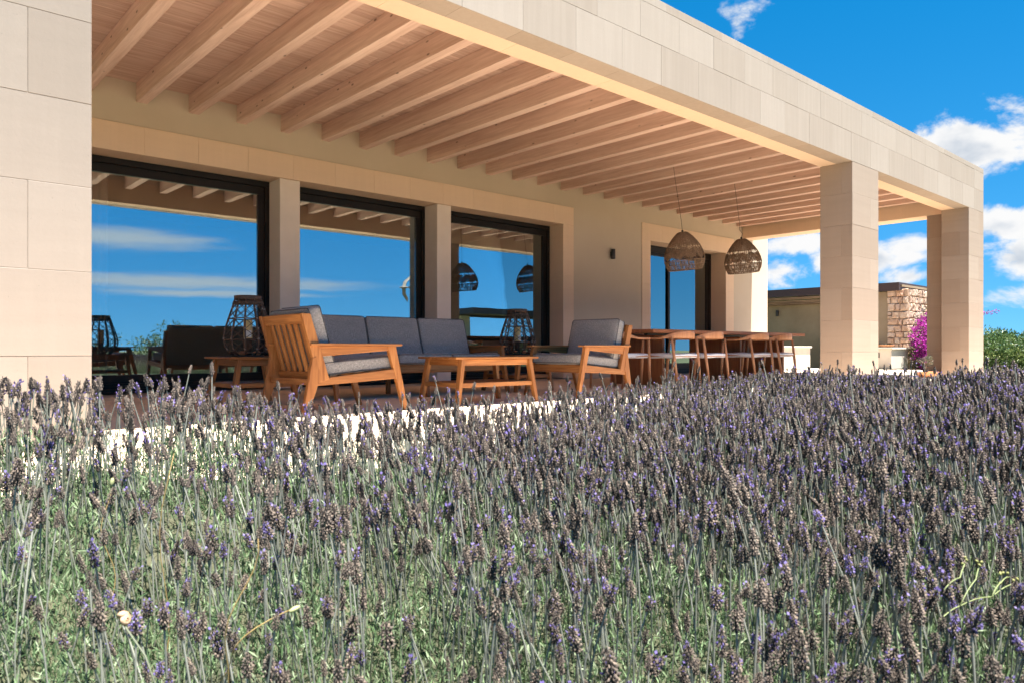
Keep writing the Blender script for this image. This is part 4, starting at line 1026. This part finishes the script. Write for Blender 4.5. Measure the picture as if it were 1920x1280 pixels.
def garden_pergola():
    t = tag(empty('garden_pergola', (28, -11.5, 0)), 'flat roofed garden pergola mirrored in the third window', 'pergola'); O = t.location.copy()
    L = [('roof_frame', (23.6, 33, -12.9, -12.7, 2.32, 2.62, M_TRIM)), ('roof_frame', (23.6, 33, -9.7, -9.5, 2.32, 2.62, M_TRIM)), ('roof_frame', (23.4, 23.6, -12.9, -9.5, 2.32, 2.62, M_TRIM)), ('canopy', (23.6, 33, -12.7, -9.7, 2.44, 2.5, M_CANE)),
         ('column', (24.6, 25.2, -12.6, -12.0, -.35, 2.32, M_PIER)), ('column', (31.6, 32.2, -12.6, -12.0, -.35, 2.32, M_PIER)), ('low_wall', (23.4, 33.4, -13.6, -13.4, -.35, 1.0, M_TAN))]
    for n, (a, b, c, d, e, f, m) in L:
        o = box(n, a, b, c, d, e, f, m, t); o.location -= O
garden_pergola()
def bird():
    # a gull gliding above the garden; the second window mirrors it
    az, el, dist = R(146.4), R(4.75), 26.0
    p = Vector((0, 2 * 9.72, .52)) + Vector((math.sin(az) * math.cos(el), math.cos(az) * math.cos(el), math.sin(el))) * dist
    t = tag(empty('bird', p), 'brown winged bird in flight mirrored in the second window', 'bird'); zl = (Vector((CS, CC, 0)) * .62 + Vector((math.sin(az), math.cos(az), 0)) * .78).normalized(); xl = Vector((.12, 0, 1)).normalized(); yl = zl.cross(xl).normalized(); zl = xl.cross(yl); t.rotation_euler = Matrix((xl, yl, zl)).transposed().to_euler(); s = .66
    bm = bmesh.new()
    add_tube(bm, [(0, .30 * s, 0), (0, .22 * s, 0), (0, .05 * s, 0), (0, -.18 * s, 0), (0, -.34 * s, 0)], [.012 * s, .045 * s, .075 * s, .05 * s, .012 * s], 8)
    for sd in (-1, 1):
        pr = [(.05, .10, 0), (.35, .17, .12), (.72, .02, .42), (.55, -.10, .33), (.30, -.06, .12), (.05, -.12, 0)]
        top = [bm.verts.new((sd * x * s, y * s, z * s + .008)) for x, y, z in pr]; bot = [bm.verts.new((sd * x * s, y * s, z * s - .008)) for x, y, z in pr]
        bm.faces.new(top); bm.faces.new(bot[::-1])
        for i in range(6): bm.faces.new((top[i], top[(i + 1) % 6], bot[(i + 1) % 6], bot[i]))
    tl = [bm.verts.new(q) for q in ((-.03 * s, -.30 * s, 0), (.03 * s, -.30 * s, 0), (.08 * s, -.46 * s, 0.004), (-.08 * s, -.46 * s, 0.004))]; bm.faces.new(tl)
    bmesh.ops.recalc_face_normals(bm, faces=bm.faces[:]); obj('body', bm_mesh('body', bm), M_GULL, t)
bird()

# ------------------------------------------------------------------ lavender
def head_template(L, lod, purple, rg):
    """one flower spike along +z, tip at z = L; returns verts, tris, material index (1 calyx, 2 petal), tint"""
    V, F, Mi, T = [], [], [], []
    nw, nb = ((10, 7), (6, 5), (4, 3))[lod]; R0 = (.0069, .0071, .0077)[lod]
    def tri(pts, m, t):
        b = len(V); V.extend(pts); T.extend([t] * len(pts)) if not hasattr(t, '__len__') else T.extend(t)
        F.append((b, b + 1, b + 2)); Mi.append(m)
        if len(pts) == 4: F.append((b, b + 2, b + 3)); Mi.append(m)
    nc = (5, 4, 3)[lod]; core = [(math.cos(a), math.sin(a)) for a in np.linspace(0, 2 * math.pi, nc, endpoint=False)]; cr = R0 * (.45, .80, .92)[lod]
    for i in range(nc):
        p, q = core[i], core[(i + 1) % nc]; t0 = rg.uniform(.05, .16) if lod == 0 else rg.uniform(.15, .45)
        tri([(p[0] * cr * .8, p[1] * cr * .8, 0), (q[0] * cr * .8, q[1] * cr * .8, 0), (q[0] * cr * .55, q[1] * cr * .55, L * .96), (p[0] * cr * .55, p[1] * cr * .55, L * .96)], 1, [t0 * .6, t0 * .6, t0 * 1.5, t0 * 1.5])
    for w in range(nw):
        u = w / (nw - 1); z = L * (.03 + .90 * u); r = R0 * (.80 + .34 * math.sin(math.pi * (u * .85 + .1))) * (1 - .38 * u ** 3) * rg.uniform(.92, 1.08)
        for b in range(nb if u < .9 else nb - 2):
            a = 2 * math.pi * (b + .5 * (w % 2) + rg.uniform(-.25, .25)) / nb; da = 3.2 / nb; hgt = L / nw * rg.uniform(.8, 1.5); rr = r * rg.uniform(.74, 1.24)
            c, s = math.cos(a), math.sin(a); zz = z + rg.uniform(-.12, .12) * L / nw
            tt = min(1, max(0, rg.gauss(.42, .32)))
            m = 2 if rg.random() < purple * (.35 + .9 * u) else 1
            lo = (c * rr * .62, s * rr * .62, zz - hgt * .55); hi = (c * rr * .60, s * rr * .60, zz + hgt * .75)
            l = (math.cos(a - da / 2) * rr * .70, math.sin(a - da / 2) * rr * .70, zz + hgt * .05); g = (math.cos(a + da / 2) * rr * .70, math.sin(a + da / 2) * rr * .70, zz + hgt * .05)
            tip = (c * rr * 1.12, s * rr * 1.12, zz + hgt * .42)
            n0 = len(V); V.extend([lo, l, hi, g, tip]); T.extend([tt * .35, tt * .8, min(1, tt * .9 + .15), tt * .8, min(1, tt + .38)])
            F.extend([(n0, n0 + 4, n0 + 1), (n0 + 1, n0 + 4, n0 + 2), (n0 + 2, n0 + 4, n0 + 3), (n0 + 3, n0 + 4, n0)] if lod < 1 else [(n0, n0 + 4, n0 + 1), (n0 + 1, n0 + 4, n0 + 2), (n0 + 2, n0 + 4, n0)]); Mi.extend([m] * (4 if lod < 1 else 3))
    npet = int((3 + 10 * purple) * (1, .6, .35)[lod] + .5) if purple > .02 else 0
    for _ in range(npet):
        a = rg.uniform(0, 6.28); u = rg.uniform(.55, 1.05) if purple < .5 else rg.uniform(.1, 1.0); r = R0 * rg.uniform(.8, 1.25) * (1 - .3 * u); z = L * u
        c, s = math.cos(a), math.sin(a); k = (.0034, .0050, .0066)[lod]
        tri([(c * r, s * r, z), (c * (r + k * .6) - s * k * .7, s * (r + k * .6) + c * k * .7, z + k * .9), (c * (r + k), s * (r + k), z + k * 1.9), (c * (r + k * .6) + s * k * .7, s * (r + k * .6) - c * k * .7, z + k * .9)], 2, rg.uniform(.3, 1))
    return np.array(V), np.array(F), np.array(Mi), np.array(T)
def stem_template(bend, lod):
    """unit stem: z 0..1, bends along +x; radius absolute"""
    ks = (4, 2, 1)[lod]; n = (4, 3, 3)[lod]; V, F = [], []
    for i in range(ks + 1):
        u = i / ks; x = bend * (u ** 2) * .5
        for j in range(n):
            a = 2 * math.pi * j / n; V.append((x, 0, u, math.cos(a), math.sin(a)))
    for i in range(ks):
        for j in range(n):
            a, b, c, d = i * n + j, i * n + (j + 1) % n, (i + 1) * n + (j + 1) % n, (i + 1) * n + j
            F += [(a, b, c), (a, c, d)]
    return np.array(V), np.array(F)
def build_lavender():
    bed = tag(empty('lavender_bed', (3.0, 1.6, -.2)), 'broad lavender bed of browning purple flower spikes filling the foreground', 'lavender'); BO = np.array((3.0, 1.6, -.2))
    rg = random.Random(77)
    # ---- where the stalks stand
    def scatter(n, x0, x1, y0, y1):
        x = RNG.uniform(x0, x1, n); y = RNG.uniform(y0, y1, n); r, d = CS * x - CC * y, CC * x + CS * y; rho = np.hypot(x, y)
        return x, y, r, d, rho
    dens = 1750; n = int(dens * 20.0 * 4.2)
    x, y, r, d, rho = scatter(n, -2.0, 18.0, -1.45, BED_Y)
    third = n // 3; mem = RNG.integers(0, third, n - third); x[third:] = x[mem] + RNG.normal(0, .026, n - third); y[third:] = y[mem] + RNG.normal(0, .026, n - third); r, d, rho = CS * x - CC * y, CC * x + CS * y, np.hypot(x, y)
    clump = .5 + .5 * np.sin(x * 7.3 + 1.1 * np.sin(y * 5.1)) * np.sin(y * 8.1 + 1.3 * np.sin(x * 4.7))
    keep = (d > .98 - .26 * r / np.maximum(d, .1)) & (np.abs(r) < .74 * d + .9) & (RNG.random(n) < .45 + .62 * clump) & (y < BED_Y - .02 - .10 * RNG.random(n))
    back = np.clip((y - 1.75) / .6, 0, 1) * np.exp(-((x - 2.4) / 2.2) ** 4); keep &= RNG.random(n) > .46 * back; keep &= RNG.random(n) > .30 * np.clip((2.1 - rho) / .7, 0, 1)
    keep &= RNG.random(n) < np.clip(.84 + .5 * r / np.maximum(d, .1), .42, 1) 
    keep &= RNG.random(n) < np.clip(1.15 - .09 * np.maximum(rho - 2.6, 0), .40, 1)
    x, y, r, d, rho = x[keep], y[keep], r[keep], d[keep], rho[keep]; n = len(x)
    zt = ztop(x, y); base = zt - .34
    tipz = zt - np.abs(RNG.normal(0, .070, n)) + RNG.normal(0, .018, n); tall = RNG.random(n) < .05; tipz[tall] += RNG.uniform(.02, .10, tall.sum())
    hl = RNG.uniform(.022, .044, n); length = np.maximum(tipz - base - hl, .08)
    lean_dir = RNG.uniform(0, 6.283, n) * .45 + .2 + 1.2 * np.sin(x * 1.3) + .8 * np.sin(y * 2.1); lean = np.abs(RNG.normal(0, .085, n)) + (RNG.random(n) < .05) * RNG.uniform(.15, .5, n)
    bend = RNG.uniform(-.5, .5, n); spin = RNG.uniform(0, 6.283, n); wid = RNG.uniform(.75, 1.35, n)
    hue = RNG.random(n); purp = np.where(hue < .60, 0, np.where(hue < .92, 1, 2))
    # ---- templates
    VAR = 5; heads = {}
    for lod in range(3):
        for p, amt in enumerate((.0, .10, .50)):
            for v in range(VAR): heads[lod, p, v] = head_template(1.0 * .045, lod, amt, rg)
    var = RNG.integers(0, VAR, n); lod = np.where(d < 1.5, 0, np.where(d < 3.2, 1, 2))
    BEND = np.array([-.36, -.14, .0, .16, .38]); bi = np.argmin(np.abs(bend[:, None] - BEND[None]), 1)
    stems = {(l, b): stem_template(BEND[b], l) for l in range(3) for b in range(5)}
    # rotation: lean about a horizontal axis, then spin about own axis (spin first)
    cl, sl = np.cos(lean), np.sin(lean); ux, uy = np.cos(lean_dir), np.sin(lean_dir)
    cs, ss = np.cos(spin), np.sin(spin)
    def rot_apply(idx, P):
        """P (k,3) local -> (m,k,3)"""
        c1, s1 = cs[idx][:, None], ss[idx][:, None]; X = P[None, :, 0] * c1 - P[None, :, 1] * s1 if P.ndim == 2 else P[..., 0] * c1 - P[..., 1] * s1
        Y = P[None, :, 0] * s1 + P[None, :, 1] * c1 if P.ndim == 2 else P[..., 0] * s1 + P[..., 1] * c1
        Z = np.broadcast_to(P[None, :, 2], X.shape) if P.ndim == 2 else P[..., 2]
        a, b = ux[idx][:, None], uy[idx][:, None]; C, S = cl[idx][:, None], sl[idx][:, None]
        along = X * a + Y * b; X2 = X + a * (along * (C - 1) + Z * S); Y2 = Y + b * (along * (C - 1) + Z * S); Z2 = Z * C - along * S
        return np.stack([X2, Y2, Z2], -1)
    origin = np.stack([x - ux * sl * length * .6, y - uy * sl * length * .6, base], 1)
    # keep roots of the hindmost stalks on the soil
    origin[:, 1] = np.minimum(origin[:, 1], BED_Y - .02)
    # ---- which 300 stand out largest: nearest to the lens and inside the picture
    inpic = (np.abs(r) < .70 * d) & (d < 3)
    px_y = (.52 - tipz) / d
    inpic &= (px_y < .46) & (px_y > -.02)
    size = np.where(inpic, hl / d, 0); big = np.argsort(-size)[:300]; isbig = np.zeros(n, bool); isbig[big] = True
    stem_mats = [M_LAVSTEM, M_CALYX, M_PETAL]
    # individual stalks share mesh data: stem variants and head variants
    sm = {}
    for b in range(5):
        SV, SF = stems[0, b]; me = None
        P = np.stack([SV[:, 0] * .25 + SV[:, 3] * .0016, SV[:, 4] * .0016, SV[:, 2] * .25], 1)
        me = npmesh('flower_stalk', P, SF, attr=np.clip(.35 + .5 * SV[:, 2], 0, 1), sm=True); me.materials.append(M_LAVSTEM); sm[b] = me
    hm = {}
    for p in range(3):
        for v in range(VAR):
            HV, HF, HM, HT = heads[0, p, v]; me = npmesh('flower_head', HV, HF, HM - 1, HT); me.materials.append(M_CALYX); me.materials.append(M_PETAL); hm[p, v] = me
    for i in big:
        b = bi[i]; o = bpy.data.objects.new('flower_stalk', sm[b]); COL.objects.link(o); o.parent = bed
        Rm = Matrix(); A = rot_apply(np.array([i]), np.eye(3))[0]
        k = length[i] / .25
        mrot = Matrix([[A[c][rw] for c in range(3)] for rw in range(3)]).to_4x4()
        mloc = Matrix.Translation(Vector(origin[i] - BO)); o.matrix_local = mloc @ mrot @ Matrix.Diagonal((k, k, k, 1)) if k < 1.5 else mloc @ mrot @ Matrix.Diagonal((1.5, 1.5, k, 1))
        hs = hl[i] / .045; sc = o.matrix_local.to_scale()
        hd = bpy.data.objects.new('flower_head', hm[purp[i], var[i]]); COL.objects.link(hd); hd.parent = o
        hd.matrix_local = Matrix.Translation((BEND[b] * .5 * .25, 0, .25)) @ Matrix.Rotation(math.atan(BEND[b]) * .9, 4, 'Y') @ Matrix.Diagonal((wid[i] * hs ** .4 / sc.x, wid[i] * hs ** .4 / sc.y, hs / sc.z, 1))
    # everything else in one mass
    VV, FF, MM, TT = [], [], [], []; off = 0
    for l in range(3):
        for b in range(5):
            idx = np.where((lod == l) & (bi == b) & ~isbig)[0]
            if not len(idx): continue
            SV, SF = stems[l, b]; m = len(idx); k = len(SV); rad = (.0015 if l == 0 else .0018 if l == 1 else .0024)
            P = np.empty((m, k, 3)); ln = length[idx][:, None]
            P[..., 0] = SV[None, :, 0] * ln + SV[None, :, 3] * rad; P[..., 1] = SV[None, :, 4] * rad; P[..., 2] = SV[None, :, 2] * ln
            W = rot_apply(idx, P) + origin[idx][:, None, :]
            VV.append(W.reshape(-1, 3)); FF.append((SF[None] + (np.arange(m) * k)[:, None, None]).reshape(-1, 3) + off); off += m * k
            MM.append(np.zeros(m * len(SF), int)); TT.append(np.clip(np.repeat(RNG.normal(.25, .18, m), k) + np.tile(.5 * SV[:, 2], m), 0, 1))
            # heads of these stalks
            tip = np.zeros((m, 1, 3)); tip[:, 0, 0] = BEND[b] * .5 * length[idx]; tip[:, 0, 2] = length[idx]
            tipw = rot_apply(idx, tip)[:, 0] + origin[idx]
            ta = math.atan(BEND[b]) * .9; ca, sa = math.cos(ta), math.sin(ta)
            for p in range(3):
                for v in range(VAR):
                    q = np.where((purp[idx] == p) & (var[idx] == v))[0]
                    if not len(q): continue
                    HV, HF, HM, HT = heads[l, p, v]; mm = len(q); kk = len(HV); hs = (hl[idx[q]] / .045)[:, None]; ww = wid[idx[q]][:, None] * hs ** .4
                    X, Y, Z = HV[None, :, 0] * ww, HV[None, :, 1] * ww, HV[None, :, 2] * hs
                    P = np.stack([X * ca + Z * sa, Y, -X * sa + Z * ca], -1)
                    W = rot_apply(idx[q], P) + tipw[q][:, None, :]
                    VV.append(W.reshape(-1, 3)); FF.append((HF[None] + (np.arange(mm) * kk)[:, None, None]).reshape(-1, 3) + off); off += mm * kk
                    MM.append(np.tile(HM, mm)); TT.append(np.clip(np.tile(HT, mm) + np.repeat(RNG.normal(0, .12, mm), kk), 0, 1))
    V = np.concatenate(VV) - BO; F = np.concatenate(FF)
    o = obj('flower_stalk_mass', npmesh('flower_stalk_mass', V, F, np.concatenate(MM), np.concatenate(TT)), stem_mats, bed); o['kind'] = 'stuff'
    print('lavender stalks', n, 'tris', len(F))
    # ---- narrow grey green leaves
    def leaves(n, cond, size, asp, spread):
        x, y, r, d, rho = scatter(n, -2.0, 18.0, -1.45, BED_Y); k = cond(d, rho) & (np.abs(r) < .74 * d + .9) & (d > .5); x, y, rho = x[k], y[k], rho[k]; m = len(x)
        f = np.stack([x, y, ztop(x, y) - .36 + RNG.random(m) ** 1.3 * .175], 1)
        cl_ = .5 + .5 * np.sin(x * 7.3 + 1.1 * np.sin(y * 5.1)) * np.sin(y * 8.1 + 1.3 * np.sin(x * 4.7)); f[:, 2] += .10 * cl_ - .055
        rep = 7; f = np.repeat(f, rep, 0) + RNG.normal(0, spread, (m * rep, 3)); f[:, 1] = np.minimum(f[:, 1], BED_Y)
        return leaf_cloud(f, np.zeros_like(f), size, asp, 1.25, .1, np.clip(RNG.normal(.42, .33, len(f)), 0, 1), .60)
    parts = [leaves(430000, lambda d, q: d < 1.7, .023, .13, .011), leaves(175000, lambda d, q: (d >= 1.7) & (d < 3.2), .028, .14, .016), leaves(60000, lambda d, q: (d >= 3.2) & (d < 6), .034, .17, .022), leaves(26000, lambda d, q: d >= 6, .045, .20, .03)]
    VV, FF, TT, off = [], [], [], 0
    for V, F, T in parts: VV.append(V); FF.append(F + off); TT.append(T); off += len(V)
    V = np.concatenate(VV) - BO; F = np.concatenate(FF); print('lavender leaf tris', len(F))
    o = obj('leaf_mass', npmesh('leaf_mass', V, F, attr=np.concatenate(TT)), M_LAVLEAF, bed); o['kind'] = 'stuff'
build_lavender()

# ------------------------------------------------------------------ small finds among the lavender
def ground_ray(px, py, d):
    """a point seen at picture position px, py at depth d in front of the lens, on the bank where it stands"""
    r = (px - 960) / 1377 * d; u = (655 - py) / 1377 * d
    return Vector((CS * r + CC * d, -CC * r + CS * d, .52 + u))
def snail():
    p = ground_ray(234, 1160, 1.10); t = tag(empty('snail_shell', p, R(40)), 'pale brown snail shell clinging to a stalk at the lower left', 'snail'); t.rotation_euler = (R(70), R(15), R(30))
    bm = bmesh.new(); pts, rad = [], []
    for k in range(40):
        u = k / 39; a = u * 2 * math.pi * 2.4; q = .0016 + .0060 * u ** 1.5; pts.append((q * math.cos(a), q * math.sin(a), .005 - .007 * u)); rad.append(.0010 + .0052 * u ** 1.35)
    add_tube(bm, pts, rad, 10); obj('shell', bm_mesh('shell', bm, True), mat('snail_shell', lambda h: (h.col(h.ramp(h.noise(h.oco(), 300, 3), [(.35, (.34, .18, .09)), (.65, (.58, .40, .26))])), h.rough(.45))), t)
    tube('stalk', [(.0, -.008, -.002), (.002, -.06, .03), (.004, -.13, .05)], .0014, M_LAVSTEM, t, 5)
snail()
for k, (a, b, d, lab) in enumerate((((300, 1290), (318, 850), 1.35, 'orange dry grass stem rising at the left of the lavender'), ((205, 1100), (198, 905), 1.5, 'yellow grass stem with a pale bud at the far left'), ((415, 1280), (478, 1010), 1.1, 'bent straw coloured grass stem near the lower left'), ((430, 1240), (560, 1140), 1.15, 'arching yellow grass stem with a small bud at the lower left'))):
    t = tag(empty('dry_grass', ground_ray(*a, d)), lab, 'grass stem', 'dry grass stems in the lavender'); e = ground_ray(*b, d) - t.location
    pts = [tuple(e * u + Vector((.012 * math.sin(u * 7 + k), 0, (.02 if k == 3 else .004) * math.sin(u * 3.1)))) for u in np.linspace(-.25, 1, 12)]
    tube('stem', pts, [.0010] * 11 + [.0005], M_STRAW, t, 5)
    if k in (1, 3):
        bm = bmesh.new(); bmesh.ops.create_icosphere(bm, subdivisions=2, radius=1)
        for v in bm.verts: v.co = Vector((v.co.x * .0042, v.co.y * .0042, v.co.z * .010))
        o = obj('bud', bm_mesh('bud', bm, True), mat('grass_bud', lambda h: (h.col((.30, .31, .14)), h.rough(.7))), t); o.location = pts[-1]; o.rotation_euler = (0, R(75) if k == 3 else R(8), 0)

def weed():
    t = tag(empty('weed', ground_ray(1760, 1160, 1.2)), 'sprawling yellow green weed with small buds among the lavender at the lower right', 'weed'); o = t.location.copy()
    M_WEED = mat('weed_stem', lambda h: (h.col((.17, .20, .075)), h.rough(.6))); M_WBUD = mat('weed_bud', lambda h: (h.col((.20, .20, .06)), h.rough(.6)))
    for pts in (((1760, 1165), (1800, 1135), (1860, 1118), (1905, 1092)), ((1800, 1135), (1830, 1085), (1838, 1058)), ((1770, 1105), (1800, 1082), (1812, 1052)), ((1860, 1118), (1878, 1090), (1895, 1082))):
        P = [ground_ray(a, b, 1.2 + .03 * i) - o for i, (a, b) in enumerate(pts)]
        q = []
        for a, b in zip(P, P[1:]): q += [tuple(a.lerp(b, u) + Vector((0, 0, .004 * math.sin(u * 3.14)))) for u in (0, .25, .5, .75)]
        q.append(tuple(P[-1])); tube('stem', q, [.0010] * (len(q) - 1) + [.0005], M_WEED, t, 5)
        for k in range(3):
            bm = bmesh.new(); bmesh.ops.create_icosphere(bm, subdivisions=1, radius=1)
            for v in bm.verts: v.co = Vector((v.co.x * .0026, v.co.y * .0026, v.co.z * .0045))
            b = obj('bud', bm_mesh('bud', bm, True), M_WBUD, t); b.location = Vector(q[-1 - k]) + Vector((random.uniform(-.008, .008), random.uniform(-.008, .008), .006)); b.rotation_euler = (random.uniform(-.6, .6), random.uniform(-.6, .6), 0)
weed()
